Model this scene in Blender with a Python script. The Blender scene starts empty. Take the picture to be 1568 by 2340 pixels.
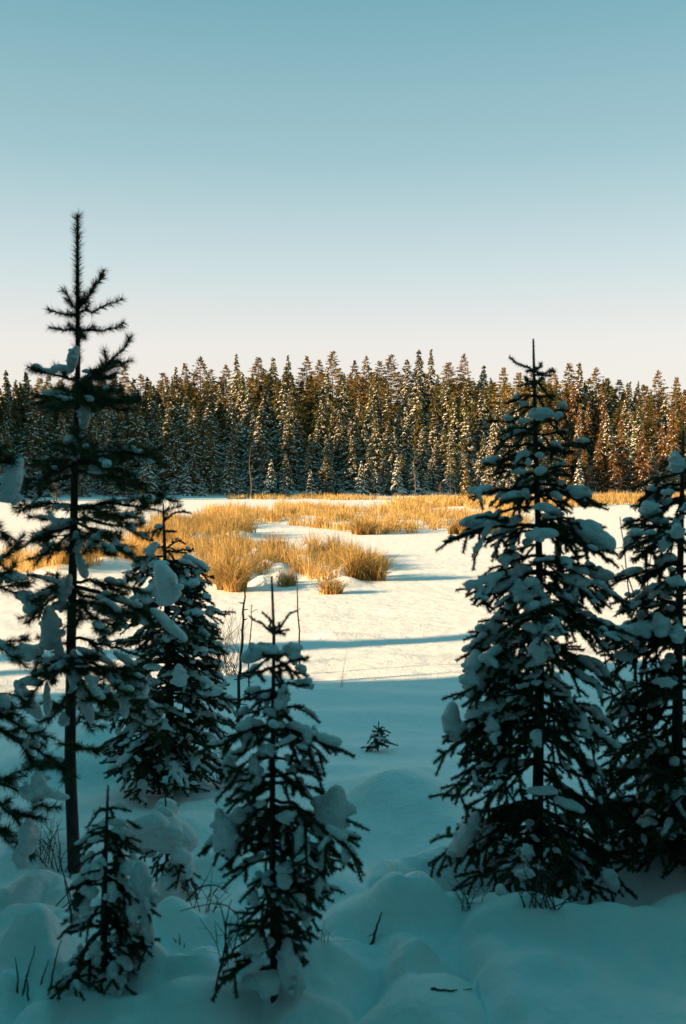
import bpy, math, random
import numpy as np
from mathutils import Vector

# ------------------------------------------------------------------ camera, sky, sun, exposure
scene = bpy.context.scene
C = scene.collection
CAM_Z, F_PX, PITCH = 3.2, 2170.0, math.radians(2.375)      # photo measured at 1568 x 2340
cam_d = bpy.data.cameras.new('camera'); cam = bpy.data.objects.new('camera', cam_d); C.objects.link(cam)
cam_d.sensor_fit = 'HORIZONTAL'; cam_d.sensor_width = 36.0; cam_d.lens = 36.0 * F_PX / 1568.0
cam_d.clip_start = 0.05; cam_d.clip_end = 4000
cam.location = (0, 0, CAM_Z); cam.rotation_euler = (math.pi / 2 - PITCH, 0, 0)
cam_d.dof.use_dof = True; cam_d.dof.focus_distance = 24.0; cam_d.dof.aperture_fstop = 7.0
scene.camera = cam

SUN_EL = math.radians(15.0)
SUN_AZ = math.radians(-110.0)      # from +Y (view direction), negative = to the left
sun_dir = Vector((math.sin(SUN_AZ) * math.cos(SUN_EL), math.cos(SUN_AZ) * math.cos(SUN_EL), math.sin(SUN_EL)))
world = bpy.data.worlds.new('World'); scene.world = world; world.use_nodes = True
wn = world.node_tree.nodes; wl = world.node_tree.links; wn.clear()
sky = wn.new('ShaderNodeTexSky'); sky.sky_type = 'NISHITA'; sky.sun_disc = False
sky.sun_elevation = SUN_EL; sky.sun_rotation = SUN_AZ
sky.altitude = 900; sky.air_density = 1.0; sky.dust_density = 0.6; sky.ozone_density = 1.0
bg = wn.new('ShaderNodeBackground'); bg.inputs['Strength'].default_value = 0.09
wo = wn.new('ShaderNodeOutputWorld')
# clear winter sky: pale warm haze low down, teal blue above (same all round), over the physical sky
tcw = wn.new('ShaderNodeTexCoord'); sepw = wn.new('ShaderNodeSeparateXYZ'); rampw = wn.new('ShaderNodeValToRGB'); mixw = wn.new('ShaderNodeMix'); mixw.data_type = 'RGBA'
wl.new(tcw.outputs['Generated'], sepw.inputs[0]); wl.new(sepw.outputs['Z'], rampw.inputs['Fac'])
cr_ = rampw.color_ramp; SKY = [(0.0, (.90, .79, .67)), (.13, (.87, .82, .76)), (.21, (.62, .73, .735)), (.31, (.36, .565, .605)), (.44, (.188, .42, .48)), (.62, (.05, .29, .335)), (1.0, (.006, .265, .30))]
while len(cr_.elements) < len(SKY): cr_.elements.new(0.5)
for e_, (p_, c_) in zip(cr_.elements, SKY): e_.position = p_; e_.color = (*[v_ / 3.03 / 0.09 for v_ in c_], 1)
mixw.inputs['Factor'].default_value = 0.93
wl.new(sky.outputs[0], mixw.inputs['A']); wl.new(rampw.outputs['Color'], mixw.inputs['B'])
wl.new(mixw.outputs['Result'], bg.inputs['Color']); wl.new(bg.outputs[0], wo.inputs['Surface'])

sun_l = bpy.data.lights.new('sun', 'SUN'); sun_l.energy = 5.0; sun_l.angle = math.radians(0.5)
sun_l.color = (1.0, 0.665, 0.37)
sun = bpy.data.objects.new('sun', sun_l); C.objects.link(sun)
sun.rotation_euler = sun_dir.to_track_quat('Z', 'Y').to_euler(); sun.location = (-30, 0, 40)

scene.view_settings.view_transform = 'Standard'; scene.view_settings.look = 'None'
scene.view_settings.gamma = 1.0; scene.view_settings.exposure = 1.6
scene.render.engine = 'CYCLES'

# ------------------------------------------------------------------ helpers
rng = np.random.default_rng(7); random.seed(7)
CA, SA = math.cos(PITCH), math.sin(PITCH)

def ray(u, v):
    xc, yc = (u - 784.0) / F_PX, (1170.0 - v) / F_PX
    return np.array([xc, CA + yc * SA, -SA + yc * CA])

def at(u, v, Y):                     # point seen at (u, v) standing Y metres away
    d = ray(u, v); return np.array([0, 0, CAM_Z]) + d * (Y / d[1])

def tag(o, label=None, cat=None, group=None, kind=None):
    if label: o['label'] = label
    if cat: o['category'] = cat
    if group: o['group'] = group
    if kind: o['kind'] = kind
    return o

def mesh(name, V, Fa, mat=None, smooth=True, mats=None, midx=None):
    V = np.ascontiguousarray(V, dtype=np.float32); Fa = np.ascontiguousarray(Fa, dtype=np.int32)
    m = bpy.data.meshes.new(name); n = len(Fa); k = Fa.shape[1]
    m.vertices.add(len(V)); m.vertices.foreach_set('co', V.ravel())
    m.loops.add(n * k); m.loops.foreach_set('vertex_index', Fa.ravel())
    m.polygons.add(n); m.polygons.foreach_set('loop_start', np.arange(0, n * k, k, dtype=np.int32))
    m.polygons.foreach_set('loop_total', np.full(n, k, dtype=np.int32))
    if smooth: m.polygons.foreach_set('use_smooth', np.ones(n, dtype=bool))
    for x in (mats or [mat]): m.materials.append(x)
    if midx is not None: m.polygons.foreach_set('material_index', np.asarray(midx, dtype=np.int32))
    m.update(calc_edges=True); return m

def link(name, me, parent=None, loc=(0, 0, 0)):
    o = bpy.data.objects.new(name, me); C.objects.link(o); o.location = loc
    if parent is not None: o.parent = parent
    return o

class MB:                             # collects triangles
    def __init__(s): s.V = []; s.F = []; s.n = 0
    def add(s, V, Fa):
        V = np.asarray(V, dtype=float)
        if len(V) == 0: return
        s.V.append(V); s.F.append(np.asarray(Fa, dtype=int) + s.n); s.n += len(V)
    def soup(s, T):                   # (N,3,3)
        T = np.asarray(T); s.add(T.reshape(-1, 3), np.arange(len(T) * 3).reshape(-1, 3))
    def tube(s, pts, rad, sides=6):
        pts = np.asarray(pts, dtype=float); n = len(pts)
        rad = np.asarray(rad, dtype=float) * np.ones(n)
        t = np.gradient(pts, axis=0); t /= np.linalg.norm(t, axis=1)[:, None] + 1e-9
        ref = np.array([0, 0, 1.0]) if abs(t[:, 2]).mean() < 0.8 else np.array([1.0, 0, 0])
        a = np.cross(t, ref); a /= np.linalg.norm(a, axis=1)[:, None] + 1e-9
        b = np.cross(t, a)
        an = np.arange(sides) * 2 * math.pi / sides
        V = pts[:, None] + rad[:, None, None] * (np.cos(an)[None, :, None] * a[:, None] + np.sin(an)[None, :, None] * b[:, None])
        V = V.reshape(-1, 3)
        i, j = np.meshgrid(np.arange(n - 1), np.arange(sides), indexing='ij'); i = i.ravel(); j = j.ravel(); j2 = (j + 1) % sides
        A, B, Cc, D = i * sides + j, i * sides + j2, (i + 1) * sides + j2, (i + 1) * sides + j
        Fa = np.concatenate([np.stack([A, B, Cc], 1), np.stack([A, Cc, D], 1)])
        e = len(V); V = np.vstack([V, pts[-1]])
        k = np.arange(sides); Fa = np.vstack([Fa, np.stack([(n - 1) * sides + k, (n - 1) * sides + (k + 1) % sides, np.full(sides, e)], 1)])
        s.add(V, Fa)
    def mesh(s, name, mat, smooth=True):
        return mesh(name, np.vstack(s.V), np.vstack(s.F), mat, smooth)

def hash2(i, j, s=0):
    x = np.sin(i * 127.1 + j * 311.7 + s * 74.7) * 43758.5453
    return x - np.floor(x)

def vnoise(x, y, s=0):                # value noise, 0..1
    xi, yi = np.floor(x), np.floor(y); fx, fy = x - xi, y - yi
    fx = fx * fx * fx * (fx * (fx * 6 - 15) + 10); fy = fy * fy * fy * (fy * (fy * 6 - 15) + 10)
    a, b, c, d = hash2(xi, yi, s), hash2(xi + 1, yi, s), hash2(xi, yi + 1, s), hash2(xi + 1, yi + 1, s)
    return (a * (1 - fx) + b * fx) * (1 - fy) + (c * (1 - fx) + d * fx) * fy

def fbm(x, y, s=0, o=4):
    r = 0; a = 0.5
    for k in range(o): r = r + a * vnoise(x * 2 ** k + 13.7 * k, y * 2 ** k - 7.3 * k, s + k); a *= 0.5
    return r

def sstep(a, b, x):
    t = np.clip((x - a) / (b - a), 0, 1); return t * t * (3 - 2 * t)

# ------------------------------------------------------------------ surface of a field of blobs (soft lumps of snow)
def nets(F, iso):
    S = F > iso
    nx, ny, nz = F.shape
    cnt = np.zeros((nx - 1, ny - 1, nz - 1), np.uint8)
    for a in (0, 1):
        for b in (0, 1):
            for c in (0, 1): cnt += S[a:nx - 1 + a, b:ny - 1 + b, c:nz - 1 + c]
    mix = (cnt > 0) & (cnt < 8)
    ijk = np.argwhere(mix)
    if len(ijk) == 0: return None
    idx = -np.ones(mix.shape, int); idx[mix] = np.arange(len(ijk))
    corner = np.array([[a, b, c] for a in (0, 1) for b in (0, 1) for c in (0, 1)])
    vals = np.stack([F[ijk[:, 0] + q[0], ijk[:, 1] + q[1], ijk[:, 2] + q[2]] for q in corner], 1)
    pos = np.zeros((len(ijk), 3)); num = np.zeros(len(ijk))
    for p in range(8):
        for ax, st in ((0, 4), (1, 2), (2, 1)):
            if corner[p][ax] == 0:
                q = p + st; va, vb = vals[:, p], vals[:, q]; cr = (va > iso) != (vb > iso)
                t = np.where(cr, (iso - va) / np.where(np.abs(vb - va) < 1e-9, 1e-9, vb - va), 0)
                w = corner[p][None] + t[:, None] * (corner[q] - corner[p])[None]
                pos += np.where(cr[:, None], w, 0); num += cr
    V = ijk + pos / np.maximum(num, 1)[:, None]
    Q = []
    for ax in range(3):
        o1, o2 = [(1, 2), (2, 0), (0, 1)][ax]
        sl0 = [slice(None)] * 3; sl1 = [slice(None)] * 3; sl0[ax] = slice(0, -1); sl1[ax] = slice(1, None)
        d = S[tuple(sl0)].astype(np.int8) - S[tuple(sl1)].astype(np.int8)
        e = np.argwhere(d != 0); e = e[(e[:, o1] > 0) & (e[:, o2] > 0) & (e[:, o1] < F.shape[o1] - 1) & (e[:, o2] < F.shape[o2] - 1)]
        sg = d[e[:, 0], e[:, 1], e[:, 2]]
        def cell(da, db):
            k = e.copy(); k[:, o1] -= da; k[:, o2] -= db; return idx[k[:, 0], k[:, 1], k[:, 2]]
        q = np.stack([cell(1, 1), cell(0, 1), cell(0, 0), cell(1, 0)], 1)
        q[sg < 0] = q[sg < 0][:, ::-1]; Q.append(q)
    Q = np.vstack(Q); Q = Q[(Q >= 0).all(1)]
    return V, Q

def blob_mesh(name, blobs, mat, h=0.01, lump=0.16):
    """blobs: list of (centre, (rx,ry,rz), tilt in the x-z plane)"""
    if not blobs: return None
    c = np.array([b[0] for b in blobs]); R = np.array([np.max(b[1]) for b in blobs]) * 1.45
    lo = (c - R[:, None]).min(0) - 2 * h; hi = (c + R[:, None]).max(0) + 2 * h
    n = np.ceil((hi - lo) / h).astype(int) + 1
    F = np.zeros(tuple(n), np.float32)
    for (p, r, tl), rr in zip(blobs, R):
        i0 = np.maximum(np.floor((p - rr - lo) / h).astype(int), 0); i1 = np.minimum(np.ceil((p + rr - lo) / h).astype(int) + 1, n)
        gx = (lo[0] + np.arange(i0[0], i1[0]) * h - p[0])[:, None, None]
        gy = (lo[1] + np.arange(i0[1], i1[1]) * h - p[1])[None, :, None]
        gz = (lo[2] + np.arange(i0[2], i1[2]) * h - p[2])[None, None, :]
        ct, st = math.cos(tl), math.sin(tl)
        a = (gx * ct + gz * st) / (r[0] * 1.414); b = gy / (r[1] * 1.414); cc = (-gx * st + gz * ct) / (r[2] * 1.414)
        cc = np.where(cc < 0, cc / (.6 if r[2] <= 1.3 * r[0] else .85), cc); q = np.clip(1 - (a * a + b * b + cc * cc), 0, None)
        F[i0[0]:i1[0], i0[1]:i1[1], i0[2]:i1[2]] += q * q
    if lump:
        x = (lo[0] + np.arange(n[0]) * h)[:, None, None]; y = (lo[1] + np.arange(n[1]) * h)[None, :, None]; z = (lo[2] + np.arange(n[2]) * h)[None, None, :]
        N = np.sin(x * 47 + 1.3 * np.sin(z * 31 + 1)) * np.sin(y * 43 + 1.1 * np.sin(x * 29)) + 0.9 * np.sin(z * 52 + 1.2 * np.sin(y * 37)) * np.sin(x * 58 + y * 21) + 0.9 * np.sin(x * 117 + z * 81 + 2 * np.sin(y * 60)) * np.sin(y * 123 - z * 90 + 2 * np.sin(x * 71))
        F *= (1 + lump * N).astype(np.float32)
    r = nets(F, 0.25)
    if r is None: return None
    V, Q = r
    return mesh(name, lo + V * h, Q, mat, True)

# ------------------------------------------------------------------ materials
def new_mat(name):
    m = bpy.data.materials.new(name); m.use_nodes = True
    nt = m.node_tree; b = nt.nodes['Principled BSDF']; return m, nt, b

def noise_col(nt, scale, c0, c1, detail=4, coord='Object', lo=0.35, hi=0.65):
    tc = nt.nodes.new('ShaderNodeTexCoord'); n = nt.nodes.new('ShaderNodeTexNoise'); n.inputs['Scale'].default_value = scale; n.inputs['Detail'].default_value = detail
    r = nt.nodes.new('ShaderNodeValToRGB'); r.color_ramp.elements[0].position = lo; r.color_ramp.elements[1].position = hi
    r.color_ramp.elements[0].color = (*c0, 1); r.color_ramp.elements[1].color = (*c1, 1)
    nt.links.new(tc.outputs[coord], n.inputs['Vector']); nt.links.new(n.outputs['Fac'], r.inputs['Fac']); return r, tc, n

def snow_material(name, bumps, strength, coord='Object'):
    m, nt, b = new_mat(name)
    b.inputs['Base Color'].default_value = (0.86, 0.87, 0.88, 1); b.inputs['Roughness'].default_value = 0.75
    b.inputs['Specular IOR Level'].default_value = 0.25
    tc = nt.nodes.new('ShaderNodeTexCoord'); prev = None
    for sc, dist in bumps:
        n = nt.nodes.new('ShaderNodeTexNoise'); n.inputs['Scale'].default_value = sc; n.inputs['Detail'].default_value = 5
        bp = nt.nodes.new('ShaderNodeBump'); bp.inputs['Strength'].default_value = strength; bp.inputs['Distance'].default_value = dist
        nt.links.new(tc.outputs[coord], n.inputs['Vector']); nt.links.new(n.outputs['Fac'], bp.inputs['Height'])
        if prev: nt.links.new(prev.outputs['Normal'], bp.inputs['Normal'])
        prev = bp
    nt.links.new(prev.outputs['Normal'], b.inputs['Normal'])
    return m

M = {}
M['ground_snow'] = snow_material('ground snow', ((3.0, 0.06), (28.0, 0.016), (140.0, 0.005)), 0.6)
M['snow'] = snow_material('branch snow', ((45.0, 0.02), (120.0, 0.010), (260.0, 0.005)), 0.9)

def foliage(name, c0, c1, scale, trans=0.25, rough=0.6, island=0.45):
    m, nt, b = new_mat(name); r, tc, n = noise_col(nt, scale, c0, c1)
    oi = nt.nodes.new('ShaderNodeObjectInfo'); hs = nt.nodes.new('ShaderNodeHueSaturation')
    mr = nt.nodes.new('ShaderNodeMapRange'); mr.inputs['To Min'].default_value = 0.75; mr.inputs['To Max'].default_value = 1.25
    nt.links.new(oi.outputs['Random'], mr.inputs['Value'])
    ge = nt.nodes.new('ShaderNodeNewGeometry'); m2 = nt.nodes.new('ShaderNodeMapRange'); m2.inputs['To Min'].default_value = 1 - island; m2.inputs['To Max'].default_value = 1 + island
    mu = nt.nodes.new('ShaderNodeMath'); mu.operation = 'MULTIPLY'; nt.links.new(ge.outputs['Random Per Island'], m2.inputs['Value']); nt.links.new(m2.outputs['Result'], mu.inputs[0]); nt.links.new(mr.outputs['Result'], mu.inputs[1]); nt.links.new(mu.outputs[0], hs.inputs['Value'])
    nt.links.new(r.outputs['Color'], hs.inputs['Color']); nt.links.new(hs.outputs['Color'], b.inputs['Base Color'])
    b.inputs['Roughness'].default_value = rough; b.inputs['Specular IOR Level'].default_value = 0.2
    if trans:
        t = nt.nodes.new('ShaderNodeBsdfTranslucent'); mx = nt.nodes.new('ShaderNodeMixShader'); mx.inputs[0].default_value = trans
        nt.links.new(hs.outputs['Color'], t.inputs['Color']); out = nt.nodes['Material Output']
        nt.links.new(b.outputs[0], mx.inputs[1]); nt.links.new(t.outputs[0], mx.inputs[2]); nt.links.new(mx.outputs[0], out.inputs['Surface'])
    return m

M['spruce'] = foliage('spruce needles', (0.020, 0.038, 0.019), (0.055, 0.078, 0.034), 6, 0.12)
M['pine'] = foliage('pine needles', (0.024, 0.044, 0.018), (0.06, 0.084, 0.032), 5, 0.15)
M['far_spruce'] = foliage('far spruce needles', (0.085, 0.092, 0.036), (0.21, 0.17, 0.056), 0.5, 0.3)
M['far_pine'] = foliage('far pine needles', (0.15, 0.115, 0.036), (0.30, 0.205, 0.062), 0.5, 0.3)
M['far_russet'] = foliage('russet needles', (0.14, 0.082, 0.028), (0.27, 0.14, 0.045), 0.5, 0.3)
M['straw'] = foliage('dry marsh grass', (0.36, 0.235, 0.075), (0.68, 0.47, 0.18), 1.6, 0.45, .6, .6)
M['straw_pale'] = foliage('pale dry grass', (0.42, 0.27, 0.10), (0.64, 0.45, 0.2), 3.0, 0.35)
M['twig'] = foliage('bare twigs', (0.035, 0.025, 0.018), (0.08, 0.055, 0.038), 20, 0)
def bark(name, c0, c1, sc):
    m, nt, b = new_mat(name); r, tc, n = noise_col(nt, sc, c0, c1)
    mp = nt.nodes.new('ShaderNodeMapping'); mp.inputs['Scale'].default_value = (1, 1, 0.3)
    nt.links.new(tc.outputs['Object'], mp.inputs['Vector']); nt.links.new(mp.outputs['Vector'], n.inputs['Vector'])
    bp = nt.nodes.new('ShaderNodeBump'); bp.inputs['Strength'].default_value = 0.8; bp.inputs['Distance'].default_value = 0.01
    nt.links.new(n.outputs['Fac'], bp.inputs['Height']); nt.links.new(bp.outputs['Normal'], b.inputs['Normal'])
    nt.links.new(r.outputs['Color'], b.inputs['Base Color']); b.inputs['Roughness'].default_value = 0.9; return m
M['bark'] = bark('conifer bark', (0.018, 0.014, 0.011), (0.055, 0.04, 0.03), 40)
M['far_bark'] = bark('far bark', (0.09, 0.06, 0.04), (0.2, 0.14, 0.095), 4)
M['dead_wood'] = bark('dead wood', (0.06, 0.042, 0.03), (0.14, 0.10, 0.07), 4)

# ------------------------------------------------------------------ terrain
BY = np.array([-60, -10, 0, 2, 3, 4.7, 6.6, 8.6, 11, 14, 18, 23, 30, 5000.])
BZ = np.array([2.4, 1.9, 1.5, 1.45, 1.38, 1.12, 0.93, 0.70, 0.45, 0.22, 0.07, 0.0, 0.0, 0.0])

def shore(x): return 134 + 0.28 * np.clip(x, -45, 0) * 1.0 + 0.16 * np.clip(x, 0, 60) - 6 * sstep(-30, -60, x) - 22 * sstep(52, 95, x)

def base_h(x, y):
    x = np.asarray(x, float); y = np.asarray(y, float)
    yy = y + 0.6 * np.sin(x * 0.45 + 1) * sstep(6, 14, y)
    # gently smoothed bank profile
    z = (np.interp(yy - 0.7, BY, BZ) + np.interp(yy, BY, BZ) * 2 + np.interp(yy + 0.7, BY, BZ)) / 4
    z = z + 1.4 * sstep(-9, -30, x) * sstep(40, 5, y)                      # left bank, out of the picture
    d = y - shore(x)
    hill = 0.7 * sstep(0, 5, d) + (9.5 * np.exp(-((x - 8) / 55.0) ** 2) + 3.0) * sstep(4, 62, d)
    z = z + 12.5 * sstep(-44, -70, x) * sstep(92, 108, y) * sstep(190, 150, y)             # unseen wooded rise, added to shade the foot of the far forest
    hill = hill * (1 - 0.6 * sstep(90, 300, d))
    return z + hill

def ground_px(u, v, fn=None):
    fn = fn or base_h; d = ray(u, v); lo, hi = 0.8, 400.0; t = 0.8
    while t < 400:
        p = d * (t / d[1]); z = CAM_Z + p[2]
        if z < float(fn(p[0], p[1])): break
        lo = t; t *= 1.03
    hi = t
    for _ in range(30):
        m = (lo + hi) / 2; p = d * (m / d[1])
        if CAM_Z + p[2] < float(fn(p[0], p[1])): hi = m
        else: lo = m
    p = d * (hi / d[1]); return np.array([p[0], p[1], float(fn(p[0], p[1]))])

MOUNDS = []                            # x, y, sx, sy, height, rotation
def mound(u, v, sx, sy, h, rot=0.0):
    p = ground_px(u, v); MOUNDS.append((p[0], p[1], sx, sy, h, rot))
# drifts and hummocks of the near bank
for a in [(925, 1850, .40, .42, .27, .2), (960, 1905, .3, .2, .05, .2), (870, 1790, .25, .25, .07, 0), (1000, 2110, .35, .14, .06, .1), (860, 2060, .4, .2, -.05, .2), (1250, 2160, .5, .12, .06, .05), (1130, 2180, .22, .07, -.05, 0), (60, 2040, .2, .14, .06, 0), (160, 2150, .16, .1, .06, 0), (290, 2100, .12, .1, .1, 0), (60, 2230, .14, .1, .07, 0), (470, 2120, .14, .1, .09, 0), (500, 1980, .22, .16, .1, 0), (440, 2240, .14, .08, .09, 0), (540, 2130, .12, .1, .1, 0), (830, 1960, .5, .3, -.05, .3), (1120, 1960, .16, .3, .16, -.4), (1010, 1760, .6, .4, .05, 0),
          (930, 2190, .10, .13, .10, 0), (985, 2215, .05, .06, -.09, 0), (1060, 2210, .10, .05, -.10, 0), (900, 2160, .12, .07, .05, 0), (1030, 2180, .3, .1, .05, .1),
          (1180, 2125, .30, .10, .10, 0), (1400, 2085, .28, .22, .17, .3), (1060, 2030, .15, .18, .10, 0), (1500, 1990, .4, .3, .12, 0), (1300, 2230, .5, .15, .03, 0),
          (330, 2225, .13, .12, .17, 0), (110, 2110, .22, .10, .05, .1), (120, 2200, .14, .12, .10, 0), (390, 2110, .12, .10, .11, 0), (450, 2190, .2, .08, .05, 0), (270, 2150, .1, .1, .06, 0),
          (700, 2190, .14, .09, .06, 0), (770, 2230, .10, .08, .05, 0), (560, 2210, .14, .08, .07, 0), (620, 2262, .13, .07, .08, 0), (840, 2240, .16, .06, -.04, 0),
          (420, 1890, .25, .35, .10, .5), (430, 1800, .12, .12, .13, 0), (500, 1840, .3, .2, .06, 0), (90, 1960, .2, .2, .14, 0), (180, 2050, .3, .2, .06, 0),
          (230, 1690, .3, .3, .18, 0), (120, 1760, .4, .3, .12, 0), (300, 1760, .3, .3, .1, 0),
          (330, 1660, .4, .3, .15, 0), (760, 1455, .7, .25, .10, 0), (700, 1470, .8, .3, .07, 0), (960, 1505, .8, .3, .05, 0), (850, 1640, 1.4, .4, .08, 0), (980, 1600, 1.6, .5, .07, .1), (720, 1590, 1.0, .4, .08, 0),
          (560, 1560, .6, .6, .12, 0)]:
    mound(*a)
# snow-covered hummocks among the marsh grass
HUM = [(690, 1298, .55, .5, .55), (640, 1312, .45, .4, .38), (600, 1335, .35, .3, .34), (555, 1300, .6, .6, .3), (745, 1318, .5, .4, .40), (790, 1335, .5, .35, .25), (500, 1300, .7, .7, .3),
       (820, 1300, .7, .6, .25), (720, 1345, .5, .25, .2), (660, 1270, 1.2, .8, .3), (560, 1265, 1.2, .9, .3), (450, 1285, 1.0, .8, .35), (760, 1275, 1.0, .6, .25),
       (540, 1232, 1.0, .8, .45), (500, 1225, .9, .9, .5), (440, 1240, 1.2, 1., .45), (575, 1228, .6, .5, .25), (620, 1205, 1.5, 1., .2), (930, 1215, 1.4, .7, .18), (1090, 1208, 1.2, .8, .2), (700, 1190, 2, 1.2, .35),
       (400, 1260, 1., 1., .4), (340, 1290, 1., .8, .4), (250, 1300, 1., .8, .4), (140, 1310, .8, .7, .3), (980, 1155, 4, 1.2, .4), (1120, 1162, 4, 1.5, .4), (800, 1160, 3, 1.5, .4)]
SMALL = [(575, 1322), (612, 1302), (652, 1287), (700, 1277), (738, 1302), (772, 1326), (640, 1332), (585, 1283), (522, 1238), (610, 1226), (455, 1300), (800, 1312), (540, 1278)]
HUM += [(u_, v_, .26 + .1 * (k_ % 3) + max(0, 1290 - v_) * .003, .24 + .08 * (k_ % 2) + max(0, 1290 - v_) * .003, (.24 + .1 * (k_ % 4)) * (1 if v_ > 1270 else .6)) for k_, (u_, v_) in enumerate(SMALL)]
for a in HUM: mound(*a)
RSP = ground_px(1228, 2066)            # foot of the big right spruce, in its tree well
TREE_WELL = (RSP[0] + 0.02, RSP[1] + 0.05)

def H(x, y):
    x = np.asarray(x, float); y = np.asarray(y, float); z = base_h(x, y)
    for mx, my, sx, sy, h, rot in [(m + (0.0,))[:6] for m in MOUNDS]:
        if abs(h) < 1e-6: continue
        ca, sa = math.cos(rot), math.sin(rot); dx, dy = x - mx, y - my
        a = (dx * ca + dy * sa) / sx; b = (-dx * sa + dy * ca) / sy
        z = z + h * np.exp(-np.minimum(a * a + b * b, 40) ** (1.35 if my < 9 else 1.0))
    r = np.hypot((x - TREE_WELL[0]) / 0.62, (y - TREE_WELL[1]) / 0.42)
    z = z - 0.38 * sstep(1.12, 0.62, r) + 0.09 * np.exp(-((r - 1.32) / 0.22) ** 2)
    near = sstep(14, 4, np.hypot(x, y))
    z = z + near * (0.20 * (fbm(x * 0.9, y * 0.9, 3, 3) - 0.44) + 0.09 * (fbm(x * 3.4, y * 3.4, 9, 3) - 0.44))
    lump = sstep(5.2, 4.2, y) * sstep(1.3, .3, x) + .35 * sstep(6.5, 4.5, y)
    z = z + lump * 0.13 * (np.abs(2 * vnoise(x * 2.4 + .3, y * 2.4, 51) - 1) ** .8 - .45) + lump * .06 * (np.abs(2 * vnoise(x * 5.3, y * 5.3 + .6, 57) - 1) - .45)
    bl = sstep(-0.1, -0.9, x) * sstep(4.6, 3.4, y)
    z = z + bl * 0.16 * (sstep(0.35, 0.7, fbm(x * 3.2, y * 3.2, 21, 2) * 1.15) - 0.4)
    mid = sstep(3, 9, y) * sstep(60, 20, y)
    z = z + mid * (0.10 * (fbm(x * 0.35, y * 0.8, 5, 3) - 0.44) + 0.035 * (fbm(x * 1.3, y * 3.0, 31, 3) - 0.44))
    d = y - shore(x)
    z = z + sstep(-3, 6, d) * 0.8 * (fbm(x * 0.25, y * 0.25, 11, 3) - 0.4)
    return z

th = np.concatenate([np.linspace(-180, -25, 34, endpoint=False), np.linspace(-25, 25, 290, endpoint=False), np.linspace(25, 180, 34)]) * math.pi / 180
rr = np.concatenate([[0.02, 0.5], 0.9 * np.exp(np.linspace(0, math.log(1500 / 0.9), 570))])
T, Rr = np.meshgrid(th, rr)
GX, GY = Rr * np.sin(T), Rr * np.cos(T); GZ = H(GX, GY)
V = np.stack([GX, GY, GZ], 2).reshape(-1, 3); nr, nt_ = GX.shape
i, j = np.meshgrid(np.arange(nr - 1), np.arange(nt_ - 1), indexing='ij'); A = (i * nt_ + j).ravel()
Q = np.stack([A, A + nt_, A + nt_ + 1, A + 1], 1)[:, ::-1]
V = np.vstack([V, [0, 0, float(H(0., 0.))]]); jc = np.arange(nt_ - 1)
g = link('snow_ground', mesh('snow_ground', V, Q, M['ground_snow']))
tag(g, 'deep snow over the bank and the frozen pond', None, None, 'structure')

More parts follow.
